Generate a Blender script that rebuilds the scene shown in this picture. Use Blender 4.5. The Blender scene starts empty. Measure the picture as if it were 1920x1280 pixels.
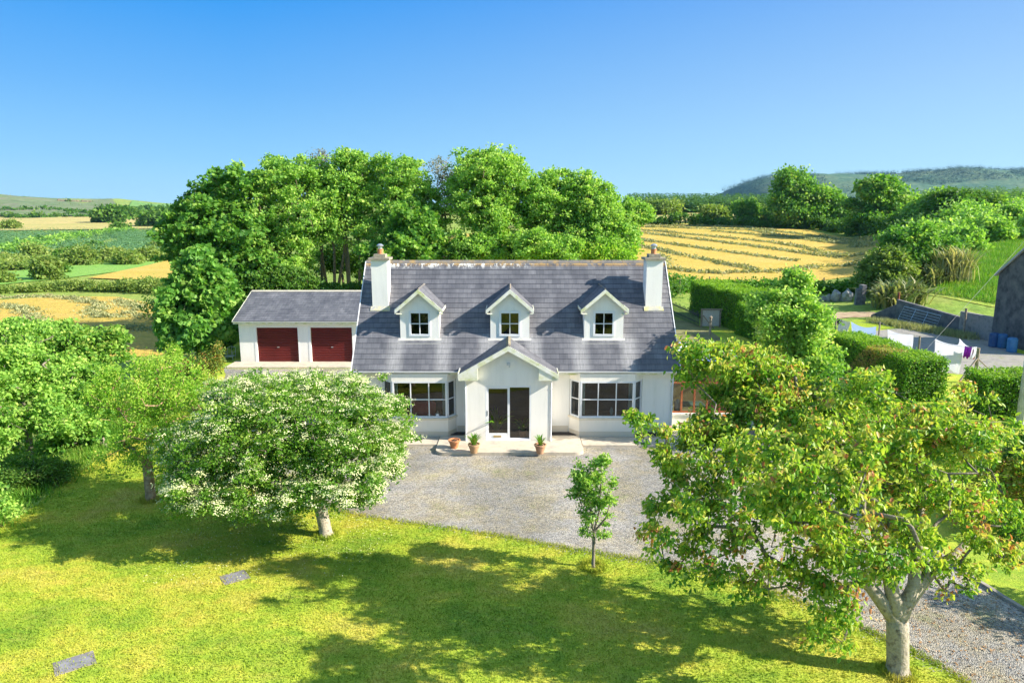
import bpy, bmesh, math, random
import numpy as np
from mathutils import Vector, Matrix
R = math.radians
C = bpy.context.scene.collection
sc = bpy.context.scene
# ---------------------------------------------------------------- camera, sky, sun, exposure
PITCH = R(10.6); CAMH = 8.8; FPX = 1280.0            # photo: 1920 px wide, 24 mm equivalent lens
cam = bpy.data.objects.new('camera', bpy.data.cameras.new('camera')); C.objects.link(cam)
cam.location = (0, 0, CAMH); cam.rotation_euler = (R(90) - PITCH, 0, 0)
cam.data.lens = 24; cam.data.sensor_width = 36; cam.data.clip_end = 30000; cam.data.clip_start = .1
sc.camera = cam
SUN_EL = R(31); SUN_AZ = R(11)                         # sun low on the right, slightly on the camera's side
w = bpy.data.worlds.new("World"); sc.world = w; w.use_nodes = True
nt = w.node_tree; bg = nt.nodes['Background']
sky = nt.nodes.new('ShaderNodeTexSky'); sky.sky_type = 'NISHITA'; sky.sun_disc = False
sky.sun_elevation = SUN_EL
sdir = Vector((math.cos(SUN_EL)*math.cos(SUN_AZ), -math.cos(SUN_EL)*math.sin(SUN_AZ), math.sin(SUN_EL)))
sky.sun_rotation = math.atan2(sdir.x, sdir.y)
sky.air_density = 1.0; sky.dust_density = 0.0; sky.ozone_density = 3.0; sky.altitude = 1500
hsv = nt.nodes.new('ShaderNodeHueSaturation'); hsv.inputs['Saturation'].default_value = 1.15; hsv.inputs['Hue'].default_value = .505
nt.links.new(sky.outputs[0], hsv.inputs['Color'])
# clear blue summer sky: the Nishita sky toned with an elevation gradient; the unseen upper dome is made brighter and more neutral to lift shadows
tcw = nt.nodes.new('ShaderNodeTexCoord'); sxw = nt.nodes.new('ShaderNodeSeparateXYZ'); nt.links.new(tcw.outputs['Generated'], sxw.inputs[0])
def skyramp(stops):
    r = nt.nodes.new('ShaderNodeValToRGB'); nt.links.new(sxw.outputs[2], r.inputs[0]); e = r.color_ramp.elements; e[0].color = (*stops[0][1], 1); e[1].color = (*stops[-1][1], 1)
    for p_, c_ in stops[1:-1]: e.new(p_).color = (*c_, 1)
    return r.outputs[0]
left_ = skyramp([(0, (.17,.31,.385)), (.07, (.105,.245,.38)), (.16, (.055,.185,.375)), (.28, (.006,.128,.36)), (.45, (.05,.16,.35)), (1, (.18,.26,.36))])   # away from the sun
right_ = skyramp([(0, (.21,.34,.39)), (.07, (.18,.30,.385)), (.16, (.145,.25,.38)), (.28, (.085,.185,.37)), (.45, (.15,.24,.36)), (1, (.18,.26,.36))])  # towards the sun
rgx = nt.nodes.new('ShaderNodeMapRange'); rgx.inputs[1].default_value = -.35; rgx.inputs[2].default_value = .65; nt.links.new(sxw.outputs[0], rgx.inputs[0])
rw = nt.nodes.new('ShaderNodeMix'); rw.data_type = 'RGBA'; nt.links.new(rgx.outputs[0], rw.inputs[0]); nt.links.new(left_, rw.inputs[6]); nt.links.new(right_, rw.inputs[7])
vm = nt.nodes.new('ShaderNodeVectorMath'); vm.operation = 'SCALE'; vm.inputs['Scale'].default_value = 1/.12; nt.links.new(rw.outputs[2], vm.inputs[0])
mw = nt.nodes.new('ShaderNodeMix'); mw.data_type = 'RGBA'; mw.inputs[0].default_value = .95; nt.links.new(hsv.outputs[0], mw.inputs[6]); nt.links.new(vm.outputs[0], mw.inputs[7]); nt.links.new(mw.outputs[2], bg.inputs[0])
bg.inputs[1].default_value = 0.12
sl = bpy.data.lights.new('sun', 'SUN'); sl.energy = 4.8; sl.angle = R(.5); sl.color = (1, .92, .80)
so = bpy.data.objects.new('sun', sl); C.objects.link(so); so.rotation_euler = sdir.to_track_quat('Z', 'Y').to_euler()
sc.view_settings.view_transform = 'Standard'; sc.view_settings.look = 'None'; sc.view_settings.exposure = 1.32; sc.view_settings.gamma = 1
sc.cycles.max_bounces = 6; sc.cycles.diffuse_bounces = 3; sc.cycles.glossy_bounces = 3; sc.cycles.transmission_bounces = 4; sc.cycles.transparent_max_bounces = 8
sc.cycles.use_adaptive_sampling = True; sc.cycles.adaptive_threshold = .02

# ---------------------------------------------------------------- surveying helpers (photo pixels -> metres)
CP, SP = math.cos(PITCH), math.sin(PITCH)
def G(px, py, z=0.0):                                  # point at height z seen at this pixel
    a = PITCH + math.atan((py-640)/FPX); Y = (CAMH-z)/math.tan(a); D = Y*CP + (CAMH-z)*SP
    return ((px-960)/FPX*D, Y)
def P(px, py, Y):                                      # point at distance Y seen at this pixel
    a = PITCH + math.atan((py-640)/FPX); dr = Y*math.tan(a); D = Y*CP + dr*SP
    return ((px-960)/FPX*D, Y, CAMH-dr)
def L(px, py, Y, rw, rh, ry=None):                     # crown lobe
    x, y, z = P(px, py, Y); k = Y/FPX*1.02
    return (x, y, z, rw*k, ry if ry else rw*k, rh*k)

# ---------------------------------------------------------------- object helpers
ORG = {}
def tag(o, label=None, cat=None, group=None, kind=None):
    if label: o['label'] = label
    if cat: o['category'] = cat
    if group: o['group'] = group
    if kind: o['kind'] = kind
    return o
def empty(name, loc, label, cat, group=None):
    o = bpy.data.objects.new(name, None); C.objects.link(o); o.location = loc; o.empty_display_size = .3
    ORG[o.name] = Vector(loc); return tag(o, label, cat, group)
def link(name, me, mat, parent=None, loc=None):
    o = bpy.data.objects.new(name, me); C.objects.link(o)
    if mat is not None:
        for m in (mat if isinstance(mat, (list, tuple)) else [mat]): me.materials.append(m)
    if parent is not None:
        o.parent = parent; org = ORG[parent.name]; me.transform(Matrix.Translation(-org)); ORG[o.name] = org
    elif loc is not None:
        me.transform(Matrix.Translation(-Vector(loc))); o.location = loc; ORG[o.name] = Vector(loc)
    else: ORG[o.name] = Vector((0, 0, 0))
    return o
class MB:
    def __init__(s): s.v = []; s.f = []; s.uv = {}
    def add(s, vs, fs):
        n = len(s.v); s.v += [tuple(v) for v in vs]; s.f += [tuple(i+n for i in f) for f in fs]; return s
    def box(s, x0, x1, y0, y1, z0, z1):
        return s.add([(x0,y0,z0),(x1,y0,z0),(x1,y1,z0),(x0,y1,z0),(x0,y0,z1),(x1,y0,z1),(x1,y1,z1),(x0,y1,z1)],
              [(0,3,2,1),(4,5,6,7),(0,1,5,4),(1,2,6,5),(2,3,7,6),(3,0,4,7)])
    def prism(s, poly, z0, z1):                        # xy polygon extruded in z
        n = len(poly); vs = [(x,y,z0) for x,y in poly] + [(x,y,z1) for x,y in poly]
        return s.add(vs, [tuple(range(n-1,-1,-1)), tuple(range(n,2*n))] + [(i,(i+1)%n,(i+1)%n+n,i+n) for i in range(n)])
    def prismy(s, poly, y0, y1):                       # xz polygon extruded in y
        n = len(poly); vs = [(x,y0,z) for x,z in poly] + [(x,y1,z) for x,z in poly]
        return s.add(vs, [tuple(range(n)), tuple(range(2*n-1,n-1,-1))] + [(i,i+n,(i+1)%n+n,(i+1)%n) for i in range(n)])
    def prismx(s, poly, x0, x1):                       # yz polygon extruded in x
        n = len(poly); vs = [(x0,y,z) for y,z in poly] + [(x1,y,z) for y,z in poly]
        return s.add(vs, [tuple(range(n-1,-1,-1)), tuple(range(n,2*n))] + [(i,(i+1)%n,(i+1)%n+n,i+n) for i in range(n)])
    def bar(s, a, b, w, h=None, up=(0,0,1)):
        a = Vector(a); b = Vector(b); d = (b-a).normalized(); h = h or w
        u = Vector(up)
        if abs(d.dot(u)) > .98: u = Vector((0,1,0))
        sd = d.cross(u).normalized()*w/2; uu = sd.cross(d).normalized()*h/2
        vs = [a-sd-uu,a+sd-uu,a+sd+uu,a-sd+uu,b-sd-uu,b+sd-uu,b+sd+uu,b-sd+uu]
        return s.add(vs, [(0,1,2,3),(7,6,5,4),(0,4,5,1),(1,5,6,2),(2,6,7,3),(3,7,4,0)])
    def tube(s, pts, rs, n=8, cap=True):
        pts = [Vector(p) for p in pts]
        if not isinstance(rs, (list, tuple)): rs = [rs]*len(pts)
        vs = []; fs = []
        ref = Vector((0,0,1)) if abs((pts[-1]-pts[0]).normalized().z) < .9 else Vector((1,0,0))
        for i, p in enumerate(pts):
            d = (pts[min(i+1,len(pts)-1)] - pts[max(i-1,0)]).normalized()
            a = d.cross(ref).normalized(); b = d.cross(a)
            for k in range(n):
                t = 2*math.pi*k/n; vs.append(p + (a*math.cos(t) + b*math.sin(t))*rs[i])
        for i in range(len(pts)-1):
            for k in range(n): fs.append((i*n+k, i*n+(k+1)%n, (i+1)*n+(k+1)%n, (i+1)*n+k))
        if cap: fs += [tuple(range(n-1,-1,-1)), tuple(range((len(pts)-1)*n, len(pts)*n))]
        return s.add(vs, fs)
    def lathe(s, c, prof, n=20):
        vs = [(c[0]+r*math.cos(2*math.pi*k/n), c[1]+r*math.sin(2*math.pi*k/n), c[2]+z) for r, z in prof for k in range(n)]
        fs = [(i*n+k, i*n+(k+1)%n, (i+1)*n+(k+1)%n, (i+1)*n+k) for i in range(len(prof)-1) for k in range(n)]
        fs += [tuple(range(n-1,-1,-1)), tuple(range((len(prof)-1)*n, len(prof)*n))]
        return s.add(vs, fs)
    def build(s, name, mat, parent=None, loc=None, smooth=False, bevel=0, uvf=None):
        me = bpy.data.meshes.new(name); me.from_pydata(s.v, [], s.f); 
        bm = bmesh.new(); bm.from_mesh(me); bmesh.ops.recalc_face_normals(bm, faces=bm.faces)
        if bevel: bmesh.ops.bevel(bm, geom=bm.edges[:], offset=bevel, segments=2, affect='EDGES', clamp_overlap=True)
        if uvf:
            uv = bm.loops.layers.uv.new('UVMap')
            for f in bm.faces:
                for l in f.loops: l[uv].uv = uvf(l.vert.co)
        bm.to_mesh(me); bm.free(); me.update()
        if smooth:
            me.polygons.foreach_set('use_smooth', [True]*len(me.polygons))
        return link(name, me, mat, parent, loc)
def copy_tree(o, parent=None, move=None):
    c = o.copy(); C.objects.link(c); c.parent = parent
    if parent is None and move is not None: c.location = move
    for ch in list(o.children): copy_tree(ch, c)
    return c

# ---------------------------------------------------------------- materials
MATS = {}
def nodes(name):
    m = bpy.data.materials.new(name); m.use_nodes = True; t = m.node_tree
    return m, t, t.nodes['Principled BSDF'], lambda ty: t.nodes.new(ty), lambda a, b: t.links.new(a, b)
def ramp(nd, lk, src, stops):
    r = nd('ShaderNodeValToRGB'); e = r.color_ramp.elements
    while len(e) < len(stops): e.new(.5)
    for k, (p, c) in enumerate(stops): e[k].position = p; e[k].color = (*c, 1)
    lk(src, r.inputs[0]); return r.outputs[0]
def noise(nd, lk, scale, detail=4, rough=.6, coord='Object', vec=None, dist=0):
    n = nd('ShaderNodeTexNoise'); n.inputs['Scale'].default_value = scale; n.inputs['Detail'].default_value = detail
    n.inputs['Roughness'].default_value = rough; n.inputs['Distortion'].default_value = dist
    if vec is None:
        tc = nd('ShaderNodeNewGeometry'); vec = tc.outputs['Position']
    lk(vec, n.inputs['Vector']); return n.outputs[0]
def mixc(nd, lk, f, a, b, mode='MIX'):
    m = nd('ShaderNodeMix'); m.data_type = 'RGBA'; m.blend_type = mode
    for s, v in ((m.inputs[0], f), (m.inputs[6], a), (m.inputs[7], b)):
        if isinstance(v, (int, float)): s.default_value = v
        elif isinstance(v, tuple): s.default_value = (*v, 1)
        else: lk(v, s)
    return m.outputs[2]
def scl(nd, lk, sx, sy, sz):
    g = nd('ShaderNodeNewGeometry'); m = nd('ShaderNodeMapping'); m.inputs['Scale'].default_value = (sx, sy, sz)
    lk(g.outputs['Position'], m.inputs[0]); return m.outputs[0]
def mat(name, c1, c2=None, scale=3, rough=.7, bump=0, bscale=40, spec=.3, metal=0, c3=None, detail=5):
    if name in MATS: return MATS[name]
    m, t, b, nd, lk = nodes(name)
    b.inputs['Roughness'].default_value = rough; b.inputs['Specular IOR Level'].default_value = spec; b.inputs['Metallic'].default_value = metal
    if c2:
        st = [(.35, c1), (.65, c2)] if not c3 else [(.3, c1), (.5, c2), (.7, c3)]
        lk(ramp(nd, lk, noise(nd, lk, scale, detail), st), b.inputs['Base Color'])
    else: b.inputs['Base Color'].default_value = (*c1, 1)
    if bump:
        bp = nd('ShaderNodeBump'); bp.inputs['Strength'].default_value = bump; bp.inputs['Distance'].default_value = .02
        lk(noise(nd, lk, bscale, 3), bp.inputs['Height']); lk(bp.outputs[0], b.inputs['Normal'])
    MATS[name] = m; return m
def leafmat(name, stops, trans=.4, rough=.55, spec=.25, tboost=1.3):
    m, t, b, nd, lk = nodes(name)
    a = nd('ShaderNodeAttribute'); a.attribute_name = 'tint'
    col = ramp(nd, lk, a.outputs['Fac'], stops)
    lk(col, b.inputs['Base Color']); b.inputs['Roughness'].default_value = rough; b.inputs['Specular IOR Level'].default_value = spec
    tr = nd('ShaderNodeBsdfTranslucent'); mx = nd('ShaderNodeMixShader'); mx.inputs[0].default_value = trans
    tc = mixc(nd, lk, 1.0, col, (tboost*1.0, tboost*1.05, tboost*.5) if tboost != 1.0 else (1,1,1), 'MULTIPLY')
    lk(tc, tr.inputs[0]); lk(b.outputs[0], mx.inputs[1]); lk(tr.outputs[0], mx.inputs[2])
    lk(mx.outputs[0], t.nodes['Material Output'].inputs[0]); return m
def grasscol(nd, lk):
    big = noise(nd, lk, .35, 5, .65, vec=scl(nd, lk, 1, 1.2, 1))
    mid = noise(nd, lk, 2.2, 5, .7, vec=scl(nd, lk, .8, 1.6, 1))
    fine = noise(nd, lk, 26, 3, .7)
    base = ramp(nd, lk, big, [(.36, (.14,.28,.028)), (.48, (.36,.45,.042)), (.57, (.54,.49,.068)), (.69,(.64,.47,.13))])
    m2 = ramp(nd, lk, mid, [(.30, (.14,.28,.028)), (.49, (.36,.45,.042)), (.67, (.57,.49,.10))])
    c = mixc(nd, lk, .38, base, m2)
    f = ramp(nd, lk, fine, [(.32, (.66,.7,.66)), (.66, (1.2,1.18,1.15))])
    return mixc(nd, lk, 1.0, c, f, 'MULTIPLY')
def lawn_material(blade=False):
    m, t, b, nd, lk = nodes('lawn_blades' if blade else 'lawn_turf')
    col = grasscol(nd, lk); lk(col, b.inputs['Base Color']); b.inputs['Roughness'].default_value = .8; b.inputs['Specular IOR Level'].default_value = .15
    if blade:
        tr = nd('ShaderNodeBsdfTranslucent'); mx = nd('ShaderNodeMixShader'); mx.inputs[0].default_value = .35
        lk(col, tr.inputs[0]); lk(b.outputs[0], mx.inputs[1]); lk(tr.outputs[0], mx.inputs[2]); lk(mx.outputs[0], t.nodes['Material Output'].inputs[0])
    else:
        bp = nd('ShaderNodeBump'); bp.inputs['Strength'].default_value = .9; bp.inputs['Distance'].default_value = .03
        lk(noise(nd, lk, 18, 5, .75), bp.inputs['Height']); lk(bp.outputs[0], b.inputs['Normal'])
    return m
def gravel_material():
    m, t, b, nd, lk = nodes('gravel_stones')
    v = nd('ShaderNodeTexVoronoi'); v.inputs['Scale'].default_value = 34; g = nd('ShaderNodeNewGeometry'); lk(g.outputs['Position'], v.inputs['Vector'])
    sp = nd('ShaderNodeSeparateColor'); lk(v.outputs['Color'], sp.inputs[0])
    st = ramp(nd, lk, sp.outputs[0], [(0, (.12,.115,.11)), (.4, (.27,.26,.245)), (.75, (.42,.40,.37)), (1, (.34,.30,.24))])
    patch = ramp(nd, lk, noise(nd, lk, .7, 7, .75), [(.44, (1,1,1)), (.58, (1.08,1.0,.78)), (.70, (.85,.92,.48))])
    c = mixc(nd, lk, 1.0, st, patch, 'MULTIPLY')
    c = mixc(nd, lk, 1.0, c, ramp(nd, lk, noise(nd, lk, 1.4, 8, .75, vec=scl(nd, lk, .5, 1.3, 1)), [(.3, (.74,.74,.76)), (.5, (1,1,1)), (.7, (1.15,1.12,1.07))]), 'MULTIPLY')
    wv = nd('ShaderNodeTexWave'); wv.inputs['Scale'].default_value = .19; wv.inputs['Distortion'].default_value = 5; wv.inputs['Detail'].default_value = 3; wv.inputs['Detail Scale'].default_value = .6; lk(scl(nd, lk, .35, 1.6, 1), wv.inputs['Vector'])
    c = mixc(nd, lk, 1.0, c, ramp(nd, lk, wv.outputs['Fac'], [(.25, (.86,.86,.84)), (.6, (1.03,1.03,1.03)), (.9, (1.14,1.12,1.08))]), 'MULTIPLY')
    lk(c, b.inputs['Base Color']); b.inputs['Roughness'].default_value = .85
    bp = nd('ShaderNodeBump'); bp.inputs['Strength'].default_value = .8; bp.inputs['Distance'].default_value = .03
    lk(v.outputs['Distance'], bp.inputs['Height']); bp.invert = True; lk(bp.outputs[0], b.inputs['Normal']); return m
def field_material(name, ca, cb, cc, sc1=.05, sc2=.6, stretch=(1,1,1), fine=2.5):
    m, t, b, nd, lk = nodes(name)
    v = scl(nd, lk, *stretch)
    c = mixc(nd, lk, .5, ramp(nd, lk, noise(nd, lk, sc1, 6, .65, vec=v), [(.32, ca), (.5, cb), (.68, cc)]),
             ramp(nd, lk, noise(nd, lk, sc2, 5, .7, vec=v), [(.32, ca), (.5, cb), (.68, cc)]))
    c = mixc(nd, lk, 1.0, c, ramp(nd, lk, noise(nd, lk, fine, 4, .8), [(.3, (.6,.62,.6)), (.7, (1.35,1.32,1.3))]), 'MULTIPLY')
    lk(c, b.inputs['Base Color']); b.inputs['Roughness'].default_value = .9; b.inputs['Specular IOR Level'].default_value = .1
    bp = nd('ShaderNodeBump'); bp.inputs['Strength'].default_value = .7; bp.inputs['Distance'].default_value = .15
    lk(noise(nd, lk, fine, 5, .8), bp.inputs['Height']); lk(bp.outputs[0], b.inputs['Normal']); return m
def slate_material(name='roof_slate', house=True):
    m, t, b, nd, lk = nodes(name)
    uv = nd('ShaderNodeUVMap'); br = nd('ShaderNodeTexBrick'); lk(uv.outputs[0], br.inputs['Vector'])
    br.inputs['Scale'].default_value = 1; br.inputs['Brick Width'].default_value = .34; br.inputs['Row Height'].default_value = .241
    br.inputs['Mortar Size'].default_value = .007; br.inputs['Mortar Smooth'].default_value = .3; br.offset = .5
    br.inputs['Color1'].default_value = (.092,.095,.110,1); br.inputs['Color2'].default_value = (.138,.141,.158,1); br.inputs['Mortar'].default_value = (.075,.075,.09,1)
    mp = nd('ShaderNodeMapping'); mp.inputs['Scale'].default_value = (1.1,.4,1); lk(uv.outputs[0], mp.inputs[0])
    st = ramp(nd, lk, noise(nd, lk, 1.3, 6, .7, vec=mp.outputs[0]), [(.3, (.70,.70,.74)), (.5, (1,1,1)), (.7, (1.45,1.43,1.38))])
    c = mixc(nd, lk, 1.0, br.outputs[0], st, 'MULTIPLY')
    mp2 = nd('ShaderNodeMapping'); mp2.inputs['Scale'].default_value = (7,.7,1); lk(uv.outputs[0], mp2.inputs[0])
    c = mixc(nd, lk, 1.0, c, ramp(nd, lk, noise(nd, lk, 1.5, 5, .8, vec=mp2.outputs[0]), [(.3, (.85,.85,.86)), (.7, (1.2,1.18,1.15))]), 'MULTIPLY')
    if house:
        sx = nd('ShaderNodeSeparateXYZ'); lk(uv.outputs[0], sx.inputs[0])
        def gate(sock, a, bb):
            r = nd('ShaderNodeMapRange'); r.inputs[1].default_value = a; r.inputs[2].default_value = bb; lk(sock, r.inputs[0]); return r.outputs[0]
        def mul(a, bb):
            k = nd('ShaderNodeMath'); k.operation = 'MULTIPLY'; lk(a, k.inputs[0])
            if isinstance(bb, (int,float)): k.inputs[1].default_value = bb
            else: lk(bb, k.inputs[1])
            return k.outputs[0]
        def thr(n, lo, hi): return gate(n, lo, hi)
        # washed pale streaks below each dormer
        pale = None
        for cx in (-3.69, -.085, 3.67):
            for dx in (-.95, .95):
                d = nd('ShaderNodeMath'); d.operation = 'SUBTRACT'; lk(sx.outputs[0], d.inputs[0]); d.inputs[1].default_value = cx+dx
                ab = nd('ShaderNodeMath'); ab.operation = 'ABSOLUTE'; lk(d.outputs[0], ab.inputs[0])
                g = gate(ab.outputs[0], .42, .12)
                if pale is None: pale = g
                else:
                    k = nd('ShaderNodeMath'); k.operation = 'MAXIMUM'; lk(pale, k.inputs[0]); lk(g, k.inputs[1]); pale = k.outputs[0]
        low = gate(sx.outputs[1], 1.75, 1.35)
        pf = mul(mul(pale, low), mul(gate(noise(nd, lk, 2.5, 5, .8, vec=mp2.outputs[0]), .2, .65), .55))
        c = mixc(nd, lk, pf, c, (.50,.49,.48))
        # orange and white lichen by the ridge
        top = gate(sx.outputs[1], 4.98, 5.28)
        mp3 = nd('ShaderNodeMapping'); mp3.inputs['Scale'].default_value = (2.5,1.2,1); lk(uv.outputs[0], mp3.inputs[0])
        n1 = noise(nd, lk, 1.0, 6, .75, vec=mp3.outputs[0])
        of = mul(top, gate(n1, .45, .52)); c = mixc(nd, lk, of, c, (.62,.36,.07))
        n2 = noise(nd, lk, 1.7, 6, .8, vec=mp3.outputs[0])
        lf = gate(sx.outputs[0], 1.2, -.2)
        wf = mul(mul(gate(sx.outputs[1], 4.85, 5.15), gate(n2, .51, .55)), lf); c = mixc(nd, lk, wf, c, (.75,.75,.72))
    lk(c, b.inputs['Base Color']); b.inputs['Roughness'].default_value = .55; b.inputs['Specular IOR Level'].default_value = .35
    bp = nd('ShaderNodeBump'); bp.inputs['Strength'].default_value = .5; bp.inputs['Distance'].default_value = .01
    lk(noise(nd, lk, 30, 4), bp.inputs['Height']); lk(bp.outputs[0], b.inputs['Normal']); return m
def glass_material(name, tint=(.9,.95,.93), refl=.10):
    m, t, b, nd, lk = nodes(name)
    tr = nd('ShaderNodeBsdfTransparent'); tr.inputs[0].default_value = (*tint, 1); gl = nd('ShaderNodeBsdfGlossy'); gl.inputs['Roughness'].default_value = .01
    gl.inputs[0].default_value = (1,1,1,1)
    fr = nd('ShaderNodeFresnel'); fr.inputs[0].default_value = 1.5; ad = nd('ShaderNodeMath'); ad.operation = 'MULTIPLY_ADD'; lk(fr.outputs[0], ad.inputs[0]); ad.inputs[1].default_value = 1.05; ad.inputs[2].default_value = refl; ad.use_clamp = True
    mx = nd('ShaderNodeMixShader'); lk(ad.outputs[0], mx.inputs[0]); lk(tr.outputs[0], mx.inputs[1]); lk(gl.outputs[0], mx.inputs[2])
    lk(mx.outputs[0], t.nodes['Material Output'].inputs[0]); return m
def render_wall(name, base, dirt=(.55,.52,.42)):
    m, t, b, nd, lk = nodes(name)
    v = scl(nd, lk, 3, 3, .35)
    n = noise(nd, lk, 1.2, 6, .75, vec=v)
    c = ramp(nd, lk, n, [(.28, tuple(x*y for x, y in zip(base, (.86,.87,.84)))), (.42, tuple(x*.95 for x in base)), (.6, base)])
    g = nd('ShaderNodeNewGeometry'); s = nd('ShaderNodeSeparateXYZ'); lk(g.outputs['Position'], s.inputs[0])
    r = nd('ShaderNodeMapRange'); r.inputs[1].default_value = .75; r.inputs[2].default_value = .05; lk(s.outputs[2], r.inputs[0])
    k = nd('ShaderNodeMath'); k.operation = 'MULTIPLY'; lk(r.outputs[0], k.inputs[0]); lk(n, k.inputs[1])
    c = mixc(nd, lk, k.outputs[0], c, dirt); lk(c, b.inputs['Base Color']); b.inputs['Roughness'].default_value = .85
    bp = nd('ShaderNodeBump'); bp.inputs['Strength'].default_value = .25; bp.inputs['Distance'].default_value = .01
    lk(noise(nd, lk, 60, 3), bp.inputs['Height']); lk(bp.outputs[0], b.inputs['Normal']); return m
LAWN = lawn_material(); BLADE = lawn_material(True); GRAVEL = gravel_material()
WALL = render_wall('white_render', (.90,.87,.81)); BAYW = render_wall('cream_render', (.90,.85,.76))
SLATE = slate_material(); SLATE2 = slate_material('garage_slate', False)
GLASS = glass_material('window_glass', (.5,.55,.55), .02); DGLASS = glass_material('dormer_glass', (.4,.4,.4), .0) 
UPVC = mat('white_frame_plastic', (.82,.83,.85), (.76,.77,.78), 2, .35, spec=.4)
FASCIA = mat('mossy_white_board', (.82,.81,.78), (.76,.76,.62), 3.2, .6, c3=(.55,.58,.26))
GUTTER = mat('white_gutter_plastic', (.78,.79,.81), (.66,.67,.66), 3, .45)
CONC = mat('patio_concrete', (.42,.36,.28), (.56,.48,.37), 1.8, .85, .4, 50, c3=(.36,.33,.28))
STONECAP = mat('chimney_cap_concrete', (.26,.23,.18), (.40,.36,.27), 6, .85, .4)
TERRA = mat('terracotta', (.50,.19,.08), (.62,.27,.13), 8, .75)
TERRAD = mat('weathered_terracotta', (.36,.22,.12), (.52,.33,.18), 9, .8, .4)
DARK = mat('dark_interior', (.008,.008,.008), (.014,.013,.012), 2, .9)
ROOMF = mat('interior_floor', (.035,.03,.026), (.055,.045,.04), 3, .8)
SOIL = mat('potting_soil', (.05,.032,.02), (.09,.06,.04), 20, .95)
STEEL = mat('galvanised_steel', (.42,.44,.47), (.55,.57,.6), 5, .35, metal=.7)
POSTW = mat('weathered_post_wood', (.22,.17,.12), (.36,.30,.23), 6, .85, .4)
BARK = mat('brown_bark', (.13,.095,.06), (.27,.21,.14), 9, .9, .8, 30)
BARKG = mat('grey_bark', (.12,.10,.07), (.25,.22,.17), 7, .9, .7, 30, c3=(.17,.15,.10))
BARKP = mat('pale_lichen_bark', (.11,.09,.06), (.42,.37,.28), 8, .85, 1.0, 18, c3=(.22,.20,.11), detail=9)
BARKO = mat('orange_brown_bark', (.28,.17,.09), (.48,.34,.2), 8, .9, .8, 30)

# ---------------------------------------------------------------- terrain
def sstep(t): t = np.clip(t, 0, 1); return t*t*(3-2*t)
PRF = {
 'L': [(0,-1.6),(45,-1.0),(60,-.8),(85,-1.35),(150,-2.4),(200,-2.6),(280,-1.2),(350,1),(450,3.3),(600,5.3),(800,11),(1100,21),(1500,31),(2500,32),(5000,0),(9000,-60)],
 'R': [(0,0),(60,0),(85,.25),(120,2.2),(175,5.5),(260,9.6),(330,11.6),(450,13),(700,12),(2500,6),(5000,0),(9000,-60)],
 'F': [(0,0),(58,0),(66,1.6),(80,4),(120,8.6),(175,11.4),(260,14),(400,18),(600,20),(1200,14),(5000,0),(9000,-60)]}
def prof(k, Y): a = PRF[k]; return np.interp(Y, [p[0] for p in a], [p[1] for p in a])
def height0(X, Y):
    X = np.asarray(X, float); Y = np.asarray(Y, float)
    s = X/np.maximum(Y, 30)
    a = sstep((s+.34)/.26); z = prof('L', Y)*(1-a) + prof('R', Y)*a
    b = sstep((s-.47)/.17); z = z*(1-b) + prof('F', Y)*b
    dx = np.maximum(np.maximum(-15.5-X, X-70), 0); dy = np.maximum(Y-58, 0)
    m = sstep(np.hypot(dx, dy)/8)
    z = z*m
    hs_ = sstep((-s-.52)/.2)*np.exp(-((Y-1250)/380.)**2)*15 + sstep((Y-700)/300)*np.exp(-((Y-1500)/500.)**2)*(np.sin(s*31)*4.5+np.sin(s*67+1)*2.6+np.sin(s*143)*1.2)*(s < -.2)
    z = z + hs_
    z += sstep((Y-250)/500)*(np.sin(X*.013+1.3)*np.sin(Y*.009)*2.2 + np.sin(X*.031)*1.1)
    return z
def axis(lo, hi, step, far, g):
    a = list(np.arange(lo, hi+.01, step)); d = step
    while a[-1] < far: d *= g; a.append(a[-1]+d)
    d = step; b = [lo]
    while b[0] > -far: d *= g*1.03; b.insert(0, b[0]-d)
    return np.array(b[:-1] + a)
XS = axis(-120, 136, 4, 4000, 1.10); YS = axis(-20, 300, 4, 4500, 1.07)
HZ = height0(*np.meshgrid(XS, YS, indexing='xy'))
def H(x, y):
    i = np.clip(np.searchsorted(XS, x)-1, 0, len(XS)-2); j = np.clip(np.searchsorted(YS, y)-1, 0, len(YS)-2)
    u = (x-XS[i])/(XS[i+1]-XS[i]); v = (y-YS[j])/(YS[j+1]-YS[j])
    return HZ[j,i]*(1-u)*(1-v)+HZ[j,i+1]*u*(1-v)+HZ[j+1,i]*(1-u)*v+HZ[j+1,i+1]*u*v
def h(x, y): return float(H(x, y))
def GT(px, py):                                        # pixel -> point on the terrain
    a = PITCH + math.atan((py-640)/FPX); Y = 6.0
    best = None
    while Y < 6000:
        z = CAMH - Y*math.tan(a); D = Y*CP + (CAMH-z)*SP; x = (px-960)/FPX*D
        if h(x, Y) >= z: return (x, Y, h(x, Y))
        Y *= 1.004
    return (x, Y, h(x, Y))
nx, ny = len(XS), len(YS)
tv = [(XS[i], YS[j], HZ[j,i]) for j in range(ny) for i in range(nx)]
tf = [(j*nx+i, j*nx+i+1, (j+1)*nx+i+1, (j+1)*nx+i) for j in range(ny-1) for i in range(nx-1)]
me = bpy.data.meshes.new('terrain'); me.from_pydata(tv, [], tf); me.polygons.foreach_set('use_smooth', [True]*len(tf))
ROUGHG = field_material('rough_pasture', (.13,.23,.04), (.23,.32,.06), (.36,.35,.11), .03, .35, fine=1.6)
tag(link('terrain', me, ROUGHG), kind='structure')
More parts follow.
